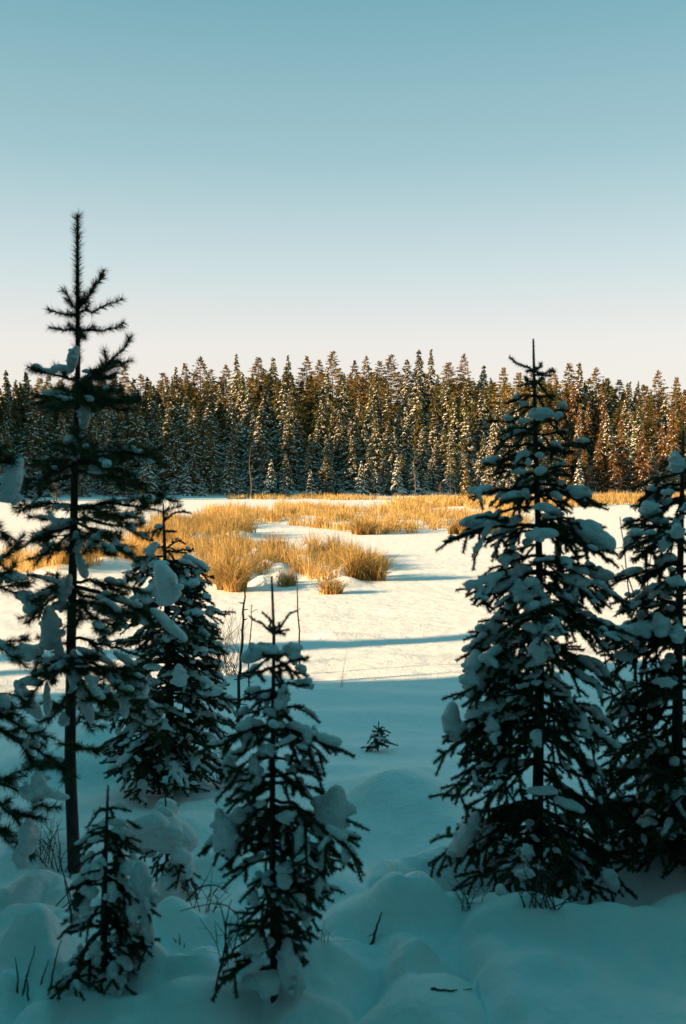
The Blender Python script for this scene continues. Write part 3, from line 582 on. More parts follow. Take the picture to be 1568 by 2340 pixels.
class Conifer:
    def __init__(s, name, label, base, top, r0, style, seed, group=None, scale=1.0, curve=None, needle_mat=None, vox=0.010):
        s.rs = np.random.default_rng(seed); s.base = np.array(base, float); s.style = style; s.k = scale; s.vox = vox
        s.root = bpy.data.objects.new(name, None); C.objects.link(s.root); s.root.location = s.base; tag(s.root, label, 'tree', group)
        pts = [np.zeros(3) - np.array([0, 0, .15])] + [np.array(c) - s.base for c in (curve or [])] + [np.array(top) - s.base]
        P = np.array(pts); tt = np.linspace(0, 1, len(P)); u = np.linspace(0, 1, 24)
        s.spine = np.stack([np.interp(u, (P[:, 2] - P[0, 2]) / (P[-1, 2] - P[0, 2]), P[:, a]) for a in range(3)], 1)
        s.hgt = P[-1, 2]; s.r0 = r0
        t = MB(); t.tube(s.spine, r0 * (1 - u) ** 0.8 + 0.004 * scale, 10)
        s.rad = lambda z: r0 * max(0, 1 - z / s.hgt) ** .8 + .004 * scale
        link('trunk', t.mesh('trunk', M['bark']), s.root); s.nm = M[needle_mat or ('pine' if style == 'pine' else 'spruce')]
    def ax(s, z): return np.array([np.interp(z, s.spine[:, 2], s.spine[:, 0]), np.interp(z, s.spine[:, 2], s.spine[:, 1]), z])
    def leader(s, z0, nlen=0.014, dens=900, width=.0035):
        A = [s.ax(z) for z in np.linspace(z0, s.hgt, 9)]; m = MB(); m.soup(needle_tris(A[:-1], A[1:], nlen, width, dens, s.rs, .62)); link('leader_needles', m.mesh('leader_needles', s.nm, False), s.root)
    def branch(s, a, tip, sag=0.1, snow=0.4, bushy=1.0, bare=0.12, spread=0.5, lift=0.0, fat=1.0):
        """a, tip: local points. One bough with side twigs, needles and the snow lying on it."""
        rs = s.rs; k = s.k; a = np.asarray(a, float); tip = np.asarray(tip, float); L = np.linalg.norm(tip - a)
        mid = (a + tip) / 2 + np.array([0, 0, sag * L]) + rs.normal(0, .03 * L, 3)
        n = max(5, int(L / (.05 * k)) + 2); sp = bez(a, mid, tip, n)
        sp[1:] += rs.normal(0, .006 * k, (n - 1, 3)); sp[:, 2] += lift * L * np.linspace(0, 1, n) ** 4
        w = MB(); rb = (.0045 * k + .011 * L) ; w.tube(sp, np.linspace(rb, .0025 * k, n), 5)
        segA, segB, tw = [], [], []
        cum = np.linspace(0, 1, n)
        for i in range(n - 1):
            if cum[i + 1] > bare: segA.append(sp[i]); segB.append(sp[i + 1])
        pine = s.style == 'pine'
        d0 = tip - a; d0 /= L; side = np.cross(d0, [0, 0, 1]); side /= np.linalg.norm(side) + 1e-9; upv = np.cross(side, d0)
        t = bare + .04; st = (.055 if not pine else .10) * k / max(L, .05) / bushy
        sg = 1
        while t < .97:
            p = np.array([np.interp(t, cum, sp[:, c]) for c in range(3)])
            l = spread * L * (1 - t) ** .8 * (.6 + .5 * rs.random()) * min(1, .45 + t * 1.6) + .035 * k * (1 + rs.random())
            an = (0.85 + .25 * rs.normal()) if not pine else (.6 + .2 * rs.normal())
            roll = rs.normal(-.25, .45) if not pine else rs.normal(.1, .5)
            dd = d0 * math.cos(an) + (side * sg * math.cos(roll) + upv * math.sin(roll)) * math.sin(an)
            e = p + dd * l; e[2] += (-.22 * l if not pine else .12 * l); m = (p + e) / 2 + np.array([0, 0, .06 * l])
            q = bez(p, m, e, 4 if l > .12 * k else 3); w.tube(q, np.linspace(.0028, .0014, len(q)) * k, 3); tw.append(q)
            i0 = 0 if not pine else (1 if l > .12 else 0)
            for i in range(i0, len(q) - 1): segA.append(q[i]); segB.append(q[i + 1])
            if l > .11 * k:                                   # side shoots of the twig
                for tt in np.arange(.25, .95, (.05 if not pine else .085) * k / l):
                    pp = p + (e - p) * tt + np.array([0, 0, .03 * l]); s2 = 1 if rs.random() < .5 else -1
                    sv = np.cross(dd, upv); l2 = (.03 + .05 * rs.random()) * k + .25 * l * (1 - tt)
                    ee = pp + (dd * .65 + sv * s2 * .75 + rs.normal(0, .2, 3)) * l2; ee[2] -= .15 * l2 if not pine else -.1 * l2
                    segA.append(pp); segB.append(ee); w.tube([pp, ee], [.0018 * k, .001 * k], 3); tw.append(np.array([pp, ee]))
            sg = -sg; t += st * (.7 + .6 * rs.random())
        o = link('branch', w.mesh('branch', M['bark']), s.root)
        m = MB()
        if pine: m.soup(needle_tris(segA, segB, .047 * k, .0032, 1500, rs, .60))
        else:
            far_ = s.base[1] > 6; m.soup(needle_tris(segA, segB, .0195 * k * fat, (.0056 if far_ else .0038) * k, (900 if far_ else 1550) / k, rs, .48)); cores(m, segA, segB, .0055 * k * fat)
        tag(link('needles', m.mesh('needles', s.nm, False), o), kind='stuff')
        if snow > 0:
            bl = []; runs = []
            for _ in range(1 + (rs.random() < snow) + (L > .4 * k and rs.random() < snow)):
                c0 = rs.uniform(.15, .8); runs.append((c0, c0 + rs.uniform(.12, .20 + .45 * snow)))
            inrun = lambda c: any(x0 <= c <= x1 for x0, x1 in runs)
            sl = math.atan2(d0[2], math.hypot(d0[0], d0[1])) * (1 if d0[0] >= 0 else -1)
            for c in np.arange(.12, 1.0, .018 * k / L):
                if inrun(c) and rs.random() < .8:
                    p = np.array([np.interp(c, cum, sp[:, q]) for q in range(3)]); r = (.011 + .013 * rs.random()) * k * (.75 + .7 * snow)
                    bl.append((p + np.array([rs.normal(0, .006 * k), rs.normal(0, .008 * k), .95 * r]), (r * 1.25, r * 1.15, r * .9), sl))
            for q in tw:
                c = np.dot(q[0] - a, d0) / L; hit = inrun(c)
                if rs.random() > (.35 + .6 * snow if hit else .16 * snow): continue
                ln = np.linalg.norm(q[-1] - q[0]); nn = max(2, int(ln / (.012 * k)))
                c1 = .35 + .6 * rs.random()
                for f in np.linspace(0 if hit else .3, min(c1 + (0 if hit else .3), .97), nn):
                    x = f * (len(q) - 1); ii = min(int(x), len(q) - 2); p = q[ii] + (q[ii + 1] - q[ii]) * (x - ii)
                    r = (.0085 + .0075 * rs.random()) * k * (.8 + .5 * snow) * (1.1 - .45 * f); bl.append((p + np.array([0, 0, r * 1.0]), (r * 1.15, r * 1.15, r * .8), 0.0))
            me = blob_mesh('snow', bl, M['snow'], s.vox, .12)
            if me: tag(link('snow', me, o), kind='stuff')
        return o
    def clump(s, u, v, wpx, hpx, dy=0.0, tilt=0.0, depth=None, parts=12, name='snow_clump'):
        """a big pillow of snow seen at (u, v), wpx by hpx, dy metres behind the trunk"""
        Y = s.base[1] + dy; c = at(u, v, Y) - s.base; m = Y / F_PX; rs = s.rs
        gr = 1.1 + .2 * min(1, max(0, (wpx + hpx - 70) / 80)); rx, rz = wpx * m / 2 * gr, hpx * m / 2 * gr; ry = depth or (min(rx, rz) * .9 + .25 * max(rx, rz))
        tl = math.radians(tilt); bl = []; nn = 3 + int(max(rx, rz) / max(.01, min(rx, rz)))
        for q in np.linspace(-.62, .62, nn):
            g = math.sqrt(max(.1, 1 - q * q)) * rs.uniform(.72, 1.0)
            lx, lz, ax_, az_ = (rx * q, rz * rs.uniform(-.12, .12), rx * 1.0 / nn + .25 * rx, rz * .80 * g) if rx >= rz else (rx * rs.uniform(-.15, .15), rz * q, rx * .8 * g * (1.0 - .25 * q), rz * 1.0 / nn + .25 * rz)
            bl.append((c + np.array([lx * math.cos(tl) - lz * math.sin(tl), ry * rs.uniform(-.25, .25), lx * math.sin(tl) + lz * math.cos(tl)]), (ax_, ry * .75 * g, az_), tl))
        for _ in range(parts):
            a = rs.random() * 6.28; q = .6 + .3 * rs.random(); lx, lz = rx * q * math.cos(a), rz * q * math.sin(a) * .8; ly = ry * rs.uniform(-.7, .7)
            p = c + np.array([lx * math.cos(tl) - lz * math.sin(tl), ly, lx * math.sin(tl) + lz * math.cos(tl)]); r = min(rx, rz) * rs.uniform(.13, .36); bl.append((p, (r * 1.1, r, r * .9), tl))
        me = blob_mesh(name, bl, M['snow'], max(.006, min(.010, min(rx, rz) / 7)), .13)
        if me: link(name, me, s.root)
        if s.style != 'pine' and wpx + hpx > 62 and abs(c[0] - s.ax(max(0, min(c[2], s.hgt)))[0]) > .10:       # the bough that carries the load
            sg_ = 1 if c[0] > s.ax(max(0, min(c[2], s.hgt)))[0] else -1
            st = s.ax(min(max(.05, c[2] + .25 * abs(c[0])), s.hgt * .96)); tip = s.loc(u + sg_ * wpx * .55, v + hpx * .52, dy)
            s.branch(st, tip, sag=.14, snow=.12, spread=.38, bare=.25)
    def loc(s, u, v, dy=0.0): return at(u, v, s.base[1] + dy) - s.base
    def zpx(s, v): return s.loc(784, v)[2]
    def named(s, specs):
        for q in specs:
            u, v, vs = q[:3]; kw = q[3] if len(q) > 3 else {}; kw = dict(kw); dy = kw.pop('dy', s.rs.normal(0, .12)); a = s.ax(min(s.zpx(vs), s.hgt * .97)); s.branch(a, s.loc(u, v, dy), **kw)
    def fill(s, n, z0, z1, width, droop, snow, sides=True, **kw):
        """width(z): bough reach; fills the crown all round, mostly towards and away from the viewer"""
        for i in range(n):
            z = z0 + (z1 - z0) * (i + s.rs.random()) / n; a = s.rs.random() * 6.28
            if not sides: a = (math.pi / 2 if s.rs.random() < .4 else -math.pi / 2) + s.rs.normal(0, .55)
            L = width(z) * s.rs.uniform(.7, 1.08); d = np.array([math.cos(a), math.sin(a), 0]); p = s.ax(z)
            s.branch(p, p + d * L + np.array([0, 0, -droop(z) * L]), sag=s.rs.uniform(.05, .16), snow=float(np.clip(s.rs.normal(snow, .2), 0, 1)), **kw)

# --- big spruce at the right
B = np.array([RSP[0], RSP[1], float(H(RSP[0], RSP[1]))]); Y = B[1]
print('right spruce', B)
t = Conifer('spruce_tree', 'tall dark spruce with heavy snow pads in its own snow hollow at right', B, at(1219, 775, Y), .030, 'spruce', 11, curve=[at(1228, 1900, Y), at(1236, 1400, Y), at(1224, 1000, Y)])
t.leader(t.zpx(930), .012, 900)
N_ = dict
t.named([(1170, 818, 852, N_(snow=0, spread=.12, sag=-.05, bare=.05, bushy=.4)), (1268, 843, 858, N_(snow=0, spread=.1, sag=-.05, bare=.05, bushy=.4)), (1240, 830, 852, N_(snow=0, spread=.1, bare=.05, bushy=.4)), (1238, 867, 880, N_(snow=0, spread=.15, bushy=.5)), (1195, 860, 885, N_(snow=.1, spread=.15, bushy=.5)),
 (1166, 915, 905, N_(snow=.25, spread=.25)), (1274, 907, 905, N_(snow=.2, spread=.25)), (1300, 942, 950, N_(snow=.15, spread=.25)), (1185, 935, 930, N_(snow=.3, spread=.3)),
 (1121, 965, 968, N_(snow=.12, spread=.22)), (1290, 960, 962, N_(snow=.2)), (1146, 985, 985, N_(snow=.15, spread=.3)), (1296, 989, 992, N_(snow=.1, spread=.3)),
 (1127, 1026, 1020, N_(snow=.2, spread=.3)), (1348, 1016, 1032, N_(snow=.1, spread=.28)), (1300, 1040, 1030, N_(snow=.15)), (1150, 1055, 1045, N_(snow=.3)),
 (1100, 1070, 1068, N_(snow=.35, spread=.28)), (1325, 1066, 1080, N_(snow=.1, spread=.3)), (1140, 1085, 1080, N_(snow=.3)), (1300, 1090, 1085, N_(snow=.2)),
 (1073, 1136, 1122, N_(snow=.35, spread=.3)), (1348, 1157, 1128, N_(snow=.35, sag=.2)), (1290, 1150, 1130, N_(snow=.4)), (1165, 1120, 1110, N_(snow=.4)),
 (1019, 1240, 1205, N_(snow=.5, sag=.16)), (1100, 1240, 1200, N_(snow=.5)), (1400, 1243, 1205, N_(snow=.6, sag=.15)), (1398, 1283, 1215, N_(snow=.5)), (1330, 1255, 1210, N_(snow=.6)),
 (1063, 1358, 1310, N_(snow=.55, sag=.1)), (1080, 1376, 1320, N_(snow=.3)), (1400, 1345, 1300, N_(snow=.5)), (1440, 1375, 1310, N_(snow=.4)), (1120, 1300, 1270, N_(snow=.5)), (1350, 1310, 1270, N_(snow=.5)),
 (1084, 1452, 1410, N_(snow=.5)), (1062, 1498, 1430, N_(snow=.5)), (1400, 1440, 1390, N_(snow=.5)), (1450, 1460, 1400, N_(snow=.4)), (1110, 1430, 1380, N_(snow=.5)),
 (1041, 1600, 1510, N_(snow=.3, sag=.15)), (1085, 1560, 1490, N_(snow=.4)), (1432, 1558, 1480, N_(snow=.3)), (1400, 1590, 1500, N_(snow=.3)), (1350, 1530, 1470, N_(snow=.5)),
 (1215, 1420, 1330, N_(snow=.5, dy=-.28)), (1262, 1440, 1350, N_(snow=.4, dy=-.3)), (1205, 1510, 1410, N_(snow=.3, dy=-.32)), (1258, 1540, 1440, N_(snow=.5, dy=-.34)), (1215, 1610, 1500, N_(snow=.3, dy=-.36)), (1275, 1640, 1530, N_(snow=.3, dy=-.36)), (1220, 1720, 1600, N_(snow=.2, dy=-.4)),
 (992, 1747, 1590, N_(snow=0.17, sag=.16)), (1100, 1700, 1590, N_(snow=0.15)), (1416, 1668, 1570, N_(snow=0.20)), (1420, 1731, 1600, N_(snow=0.20)), (1065, 1650, 1560, N_(snow=0.20)),
 (1007, 1828, 1700, N_(snow=0.20)), (1066, 1770, 1660, N_(snow=0.20)), (1066, 1857, 1740, N_(snow=0.20)), (1420, 1814, 1680, N_(snow=0.20)), (1380, 1780, 1660, N_(snow=0.15)), (1440, 1932, 1760, N_(snow=0.17)), (1330, 1850, 1740, N_(snow=0.20)),
 (985, 1983, 1830, N_(snow=0.15, sag=.2)), (1090, 1960, 1830, N_(snow=0.10)), (1416, 2034, 1850, N_(snow=0.15, sag=.16)), (1360, 2050, 1870, N_(snow=0.12)), (1120, 2050, 1900, N_(snow=0.15)), (1180, 2010, 1880, N_(snow=0.20, dy=-.35)), (1290, 2000, 1870, N_(snow=0.15, dy=-.35))])
W_ = lambda z: .08 + .44 * max(0, 1 - z / t.hgt) ** .8
t.fill(20, t.zpx(1990), t.zpx(1560), W_, lambda z: .35 * (1 - z / t.hgt) + .12, .08)
t.fill(23, t.zpx(1560), t.zpx(980), W_, lambda z: .35 * (1 - z / t.hgt) + .1, .32)
for a in [(1236, 946, 46, 36, -.12), (1197, 962, 28, 14, -.1), (1233, 1040, 18, 18, -.1), (1186, 1078, 34, 20, -.1), (1208, 1056, 16, 18, -.1), (1089, 1122, 34, 26), (1180, 1136, 60, 28, -.1), (1322, 1126, 50, 38, 0, -20), (1240, 1160, 44, 26, -.15),
          (1098, 1194, 74, 44, 0, 6), (1238, 1222, 62, 38, -.2), (1325, 1200, 60, 30, 0), (1358, 1226, 74, 62, -.05, -30), (1160, 1326, 90, 40, -.05, 32), (1195, 1360, 46, 60, -.15, 20), (1370, 1315, 50, 44, 0, -15), (1310, 1330, 60, 30, -.1, -10), (1215, 1330, 30, 30, -.2),
          (1128, 1440, 50, 40, 0), (1108, 1466, 56, 30, 0, 20), (1240, 1440, 80, 40, -.2, -10), (1230, 1490, 50, 56, -.25, 0), (1305, 1360, 40, 50, -.1, -25), (1370, 1440, 60, 40, 0, -20),
          (1085, 1548, 56, 92, -.05, -8), (1118, 1532, 46, 60, -.05), (1036, 1652, 52, 74, 0, 10), (1110, 1620, 80, 40, -.1, 18), (1125, 1655, 36, 50, -.15), (1330, 1650, 34, 70, -.1, 25), (1300, 1600, 36, 40, -.1, 20), (1180, 1600, 40, 28, -.2),
          (1065, 1905, 42, 92, -.05, -30), (1036, 1945, 34, 60, -.05, -22), (1105, 1790, 40, 26, -.1), (1240, 1810, 60, 30, -.3), (1300, 1840, 60, 34, -.25, -25), (1205, 1950, 34, 40, -.35), (1200, 2000, 40, 36, -.4), (1150, 2050, 40, 50, -.42, 15), (1290, 2050, 20, 36, -.35), (1395, 2010, 40, 50, -.2, 30), (1400, 1700, 40, 26, -.1, -25), (1150, 1745, 50, 24, -.1, 15)]:
    u, v, w_, h_ = a[:4]; t.clump(u, v, w_, h_, *(a[4:6] if len(a) > 4 else ()))

# --- middle spruce
bm = ground_px(628, 2275, H); B = bm; Y = B[1]; print('middle spruce', B)
t = Conifer('spruce_tree', 'slim young spruce with round snow balls in the middle foreground', B, at(621, 1316, Y), .013, 'spruce', 12, scale=.86, curve=[at(622, 1900, Y), at(626, 1450, Y)], vox=.008)
t.leader(t.zpx(1440), .008, 900)
t.named([(680, 1392, 1448, N_(snow=0, spread=.05, sag=-.02, bare=.02, bushy=.3, fat=.7)), (573, 1408, 1448, N_(snow=0, spread=.05, sag=-.02, bare=.02, bushy=.3, fat=.7)), (601, 1404, 1445, N_(snow=0, spread=.05, bare=.02, bushy=.3, fat=.8)), (636, 1425, 1448, N_(snow=0, spread=.05, bare=.02, bushy=.3)),
 (703, 1502, 1525, N_(snow=.3, spread=.25)), (565, 1545, 1530, N_(snow=.3, spread=.25)), (660, 1490, 1510, N_(snow=.3, spread=.3)), (598, 1500, 1500, N_(snow=.3, spread=.3)), (690, 1540, 1540, N_(snow=.4, spread=.3)),
 (700, 1570, 1565, N_(snow=.45, spread=.3)), (560, 1585, 1575, N_(snow=.3)), (712, 1625, 1620, N_(snow=.2, spread=.25)), (545, 1640, 1620, N_(snow=.5, spread=.3)), (590, 1600, 1590, N_(snow=.3)), (665, 1650, 1630, N_(snow=.4)),
 (770, 1714, 1660, N_(snow=.5, sag=.12)), (750, 1748, 1680, N_(snow=.5, sag=.12)), (455, 1722, 1670, N_(snow=.15, spread=.3)), (520, 1690, 1660, N_(snow=.4)), (700, 1690, 1660, N_(snow=.4)),
 (733, 1778, 1775, N_(snow=.3, sag=.25)), (520, 1765, 1775, N_(snow=.3, sag=.12)), (742, 1812, 1790, N_(snow=.2)), (512, 1845, 1800, N_(snow=.2)), (540, 1810, 1790, N_(snow=.2)),
 (824, 1972, 1850, N_(snow=.35, sag=.22)), (790, 1930, 1840, N_(snow=.2, sag=.2)), (464, 1953, 1860, N_(snow=.25, sag=.3)), (530, 1950, 1870, N_(snow=.3)), (760, 1990, 1890, N_(snow=.35)), (700, 1900, 1850, N_(snow=.4)), (560, 1900, 1850, N_(snow=.4)),
 (749, 2003, 1930, N_(snow=.3)), (532, 2003, 1960, N_(snow=.35)), (728, 2050, 1980, N_(snow=.4)), (565, 2040, 1990, N_(snow=.3)), (705, 2076, 2030, N_(snow=.3)), (580, 2080, 2040, N_(snow=.35)), (690, 2140, 2070, N_(snow=.2)), (575, 2150, 2110, N_(snow=.4)), (560, 2270, 2200, N_(snow=.4)), (680, 2180, 2120, N_(snow=.3))])
t.fill(22, t.zpx(2180), t.zpx(1560), lambda z: .05 + .22 * max(0, 1 - z / t.hgt) ** .6, lambda z: .25, .4, sides=True)
for a in [(592, 1494, 66, 58, 0, 18), (668, 1484, 40, 36, 0), (672, 1506, 26, 30, -.03), (700, 1568, 34, 22, 0), (648, 1590, 32, 48, -.08), (572, 1655, 52, 28, -.05), (566, 1690, 36, 40, -.05), (612, 1712, 40, 34, -.1), (585, 1760, 34, 60, -.06, 10), (525, 1753, 38, 52, -.02), (716, 1678, 22, 36, 0), (740, 1690, 54, 24, 0, -20), (712, 1752, 50, 28, 0, -30),
          (760, 1862, 84, 98, -.02, -12), (517, 1906, 54, 90, -.02, 14), (552, 1868, 50, 46, 0), (690, 1930, 46, 70, -.12), (740, 1965, 34, 50, -.05), (795, 1955, 26, 44, 0, -30), (655, 1870, 40, 34, -.12), (722, 2030, 32, 56, -.05, -12), (640, 2060, 30, 30, -.1), (580, 2050, 30, 46, -.08), (700, 2100, 26, 40, -.05), (587, 2165, 66, 52, -.06, 20), (656, 2205, 44, 96, -.06), (598, 2248, 70, 60, -.08), (680, 2250, 40, 50, -.06), (650, 1985, 36, 36, -.1)]:
    u, v, w_, h_ = a[:4]; t.clump(u, v, w_, h_, *(a[4:6] if len(a) > 4 else ()))

# --- small spruce at the bottom left
B = ground_px(238, 2262, H); Y = B[1]; print('small spruce', B)
t = Conifer('spruce_tree', 'short shaggy spruce loaded with snow in the bottom left corner', B, at(247, 1795, Y), .014, 'spruce', 13, scale=.72, curve=[at(238, 2050, Y)], vox=.0075)
t.leader(t.zpx(1850), .014, 900)
t.named([(285, 1850, 1850, N_(snow=.4)), (215, 1860, 1850, N_(snow=.3)), (310, 1885, 1870, N_(snow=.3)), (190, 1920, 1900, N_(snow=.3)), (300, 1930, 1910, N_(snow=.5)), (170, 1985, 1940, N_(snow=.3)), (330, 1985, 1940, N_(snow=.5)), (150, 2080, 1990, N_(snow=.4)), (345, 2080, 2000, N_(snow=.4)), (345, 2180, 2080, N_(snow=.3)), (150, 2130, 2070, N_(snow=.4)), (165, 2220, 2120, N_(snow=.4)), (330, 2150, 2070, N_(snow=.3)), (110, 2265, 2180, N_(snow=.4)), (290, 2250, 2160, N_(snow=.4)), (200, 2240, 2160, N_(snow=.3))])
t.fill(26, t.zpx(2220), t.zpx(1880), lambda z: .05 + .13 * max(0, 1 - z / t.hgt) ** .6, lambda z: .3, .5)
for a in [(320, 2035, 60, 100, -.02, -8), (298, 1985, 44, 40, -.02), (268, 1880, 40, 22, 0), (205, 2040, 36, 34, -.05), (195, 2075, 34, 44, -.05), (220, 1990, 36, 40, -.06), (336, 2110, 28, 90, 0, 6), (255, 2040, 30, 40, -.08), (300, 2130, 30, 36, -.02), (218, 2180, 36, 50, -.06), (262, 2240, 44, 70, -.06), (150, 2240, 40, 34, -.02)]:
    u, v, w_, h_ = a[:4]; t.clump(u, v, w_, h_, *(a[4:6] if len(a) > 4 else ()))

# --- sapling buried under a snow lump
B = ground_px(385, 2050, H); Y = B[1]
t = Conifer('buried_sapling', 'sapling bowed under one huge rounded lump of snow, lower left', B, at(378, 1815, Y), .010, 'spruce', 14, scale=.8, vox=.008)
t.named([(400, 1842, 1860, N_(snow=0, spread=.05, bushy=.3)), (440, 2010, 1950, N_(snow=.2)), (425, 1985, 1940, N_(snow=.1)), (345, 1995, 1940, N_(snow=.1)), (320, 1960, 1930, N_(snow=.2)), (385, 2020, 1960, N_(snow=.1, dy=-.1)), (410, 2030, 1960, N_(snow=.1, dy=-.1)), (350, 2040, 1970, N_(snow=.1, dy=-.05))])
t.clump(368, 1912, 118, 110, -.02, -14, parts=10); t.clump(410, 1950, 50, 110, -.04, 16); t.clump(330, 1935, 60, 50, -.02); t.clump(432, 1990, 26, 60, 0, 10)
t.clump(388, 2062, 80, 96, -.1, 0); t.clump(372, 1860, 40, 40, 0)

# --- spruce behind the pine
B = ground_px(388, 1802, H); Y = B[1]; print('left spruce', B)
t = Conifer('spruce_tree', 'dense bushy spruce right behind the leaning pine, its tip before the grass', B, at(373, 1150, Y), .036, 'spruce', 15, scale=1.12, curve=[at(388, 1600, Y), at(378, 1300, Y)])
t.leader(t.zpx(1240), .013, 800)
t.named([(425, 1165, 1190, N_(snow=0, spread=.1, bushy=.4)), (345, 1225, 1200, N_(snow=.4)), (400, 1215, 1215, N_(snow=.3)), (415, 1235, 1255, N_(snow=.2, spread=.2)), (442, 1255, 1262, N_(snow=.3, spread=.25)), (330, 1260, 1250, N_(snow=.5)), (435, 1290, 1285, N_(snow=.3)), (440, 1295, 1300, N_(snow=.4)), (490, 1318, 1300, N_(snow=.4)), (310, 1330, 1300, N_(snow=.5)), (480, 1375, 1340, N_(snow=.4)), (505, 1405, 1370, N_(snow=.4)), (290, 1380, 1340, N_(snow=.5)), (500, 1440, 1400, N_(snow=.3)), (280, 1470, 1420, N_(snow=.4)), (520, 1490, 1440, N_(snow=.3)), (515, 1560, 1490, N_(snow=.4)), (535, 1610, 1530, N_(snow=.3)), (270, 1560, 1500, N_(snow=.4)), (520, 1680, 1590, N_(snow=.3)), (250, 1650, 1580, N_(snow=.4)), (530, 1720, 1640, N_(snow=.3)), (260, 1730, 1650, N_(snow=.3)), (500, 1770, 1690, N_(snow=.2)), (290, 1780, 1700, N_(snow=.2))])
t.fill(84, t.zpx(1760), t.zpx(1270), lambda z: .14 + .46 * max(0, 1 - z / t.hgt) ** .7, lambda z: .2, .42)
for a in [(459, 1303, 34, 26), (378, 1338, 62, 80, -.3, 14), (345, 1355, 60, 44, -.25, 20), (430, 1335, 44, 34, -.1), (345, 1260, 26, 44, -.05, -30), (362, 1290, 40, 26, -.15), (462, 1450, 32, 36, -.1), (410, 1545, 40, 46, -.35), (480, 1580, 50, 40, -.2), (350, 1525, 36, 26, -.3), (445, 1400, 40, 26, -.2), (330, 1420, 40, 24, -.2), (480, 1400, 24, 20, 0)]:
    u, v, w_, h_ = a[:4]; t.clump(u, v, w_, h_, *(a[4:6] if len(a) > 4 else ()))

# --- leaning pine at the left
B = ground_px(172, 1990, H); Y = B[1]; print('pine', B)
t = Conifer('pine_tree', 'tall leaning pine with long needles and bare lower trunk at left', B, at(177, 492, Y), .031, 'pine', 16, curve=[at(160, 1750, Y), at(163, 1450, Y), at(170, 1130, Y), at(178, 850, Y)])
t.leader(t.zpx(835), .055, 2300, .0034)
P_ = dict(spread=.18)
t.named([(143, 660, 708, N_(snow=0, spread=.06, bare=.1, bushy=.5, dy=0, sag=-.12)), (110, 705, 722, N_(snow=0, spread=.06, bushy=.5, dy=0, sag=-.1)), (234, 628, 706, N_(snow=0, spread=.06, bushy=.5, dy=0, sag=-.14)), (218, 645, 708, N_(snow=0, spread=.06, bushy=.5, dy=-.1, sag=-.12)), (267, 690, 716, N_(snow=0, spread=.06, bushy=.5, dy=0, sag=-.1)), (117, 743, 756, N_(snow=0, spread=.05, bushy=.5, dy=0, sag=-.05)), (287, 741, 756, N_(snow=0, spread=.06, bushy=.5, dy=0, sag=-.05)), (192, 775, 758, N_(snow=0, spread=.05, bushy=.5, dy=-.15)),
 (72, 845, 868, N_(snow=.15, dy=0, sag=0)), (298, 772, 880, N_(snow=.05, dy=0, sag=-.22, spread=.1, bare=.35)), (290, 836, 872, N_(snow=.1, dy=.1)), (272, 897, 880, N_(snow=.1, dy=-.1)), (255, 865, 885, N_(snow=.1, dy=-.3)),
 (78, 908, 918, N_(snow=.3, dy=0)), (330, 920, 922, N_(snow=.1, dy=0)), (110, 945, 925, N_(snow=.1, dy=.2)), (290, 940, 930, N_(snow=.15, dy=-.2)), (215, 935, 920, N_(snow=.3, dy=-.5)), (150, 925, 920, N_(snow=.2, dy=-.5)),
 (378, 1062, 1045, N_(snow=.15, dy=0, spread=.3)), (340, 1040, 1045, N_(snow=.1, dy=-.3, spread=.3)), (75, 1065, 1050, N_(snow=.1, dy=0, spread=.3)), (95, 1095, 1060, N_(snow=.1, dy=-.3)), (374, 1140, 1075, N_(snow=.15, dy=0)), (300, 1110, 1075, N_(snow=.2, dy=.4)), (55, 1120, 1090, N_(snow=.15, dy=.2)), (250, 1075, 1060, N_(snow=.2, dy=-.6)),
 (386, 1172, 1155, N_(snow=.15, dy=0)), (38, 1170, 1155, N_(snow=.3, dy=0)), (300, 1200, 1160, N_(snow=.2, dy=-.3)), (315, 1288, 1190, N_(snow=.2, dy=0, spread=.35)), (350, 1235, 1185, N_(snow=.2, dy=.3)), (35, 1256, 1200, N_(snow=.2, dy=0, spread=.3)), (80, 1290, 1215, N_(snow=.2, dy=-.3)), (90, 1230, 1200, N_(snow=.2, dy=.4)), (260, 1270, 1220, N_(snow=.3, dy=-.5)),
 (85, 1380, 1330, N_(snow=.4, dy=0)), (428, 1468, 1340, N_(snow=.35, dy=0, sag=.08)), (290, 1425, 1350, N_(snow=.4, dy=-.3)), (330, 1360, 1330, N_(snow=.3, dy=.3)), (60, 1420, 1350, N_(snow=.3, dy=-.2)), (110, 1350, 1340, N_(snow=.3, dy=.4)), (240, 1470, 1370, N_(snow=.4, dy=-.5)),
 (350, 1510, 1460, N_(snow=.4, dy=.2)), (365, 1640, 1490, N_(snow=.35, dy=-.2, sag=.1)), (390, 1695, 1560, N_(snow=.3, dy=0)), (30, 1510, 1470, N_(snow=.4, dy=0)), (60, 1600, 1500, N_(snow=.4, dy=-.2)), (120, 1560, 1500, N_(snow=.3, dy=-.5)), (230, 1620, 1500, N_(snow=.4, dy=-.5)), (300, 1590, 1500, N_(snow=.4, dy=-.35)), (110, 1650, 1590, N_(snow=.3, dy=.3)),
 (245, 1640, 1660, N_(snow=.1, dy=.3)), (90, 1760, 1750, N_(snow=.2, dy=-.3)), (225, 1720, 1720, N_(snow=0, dy=-.2, bare=.4))])
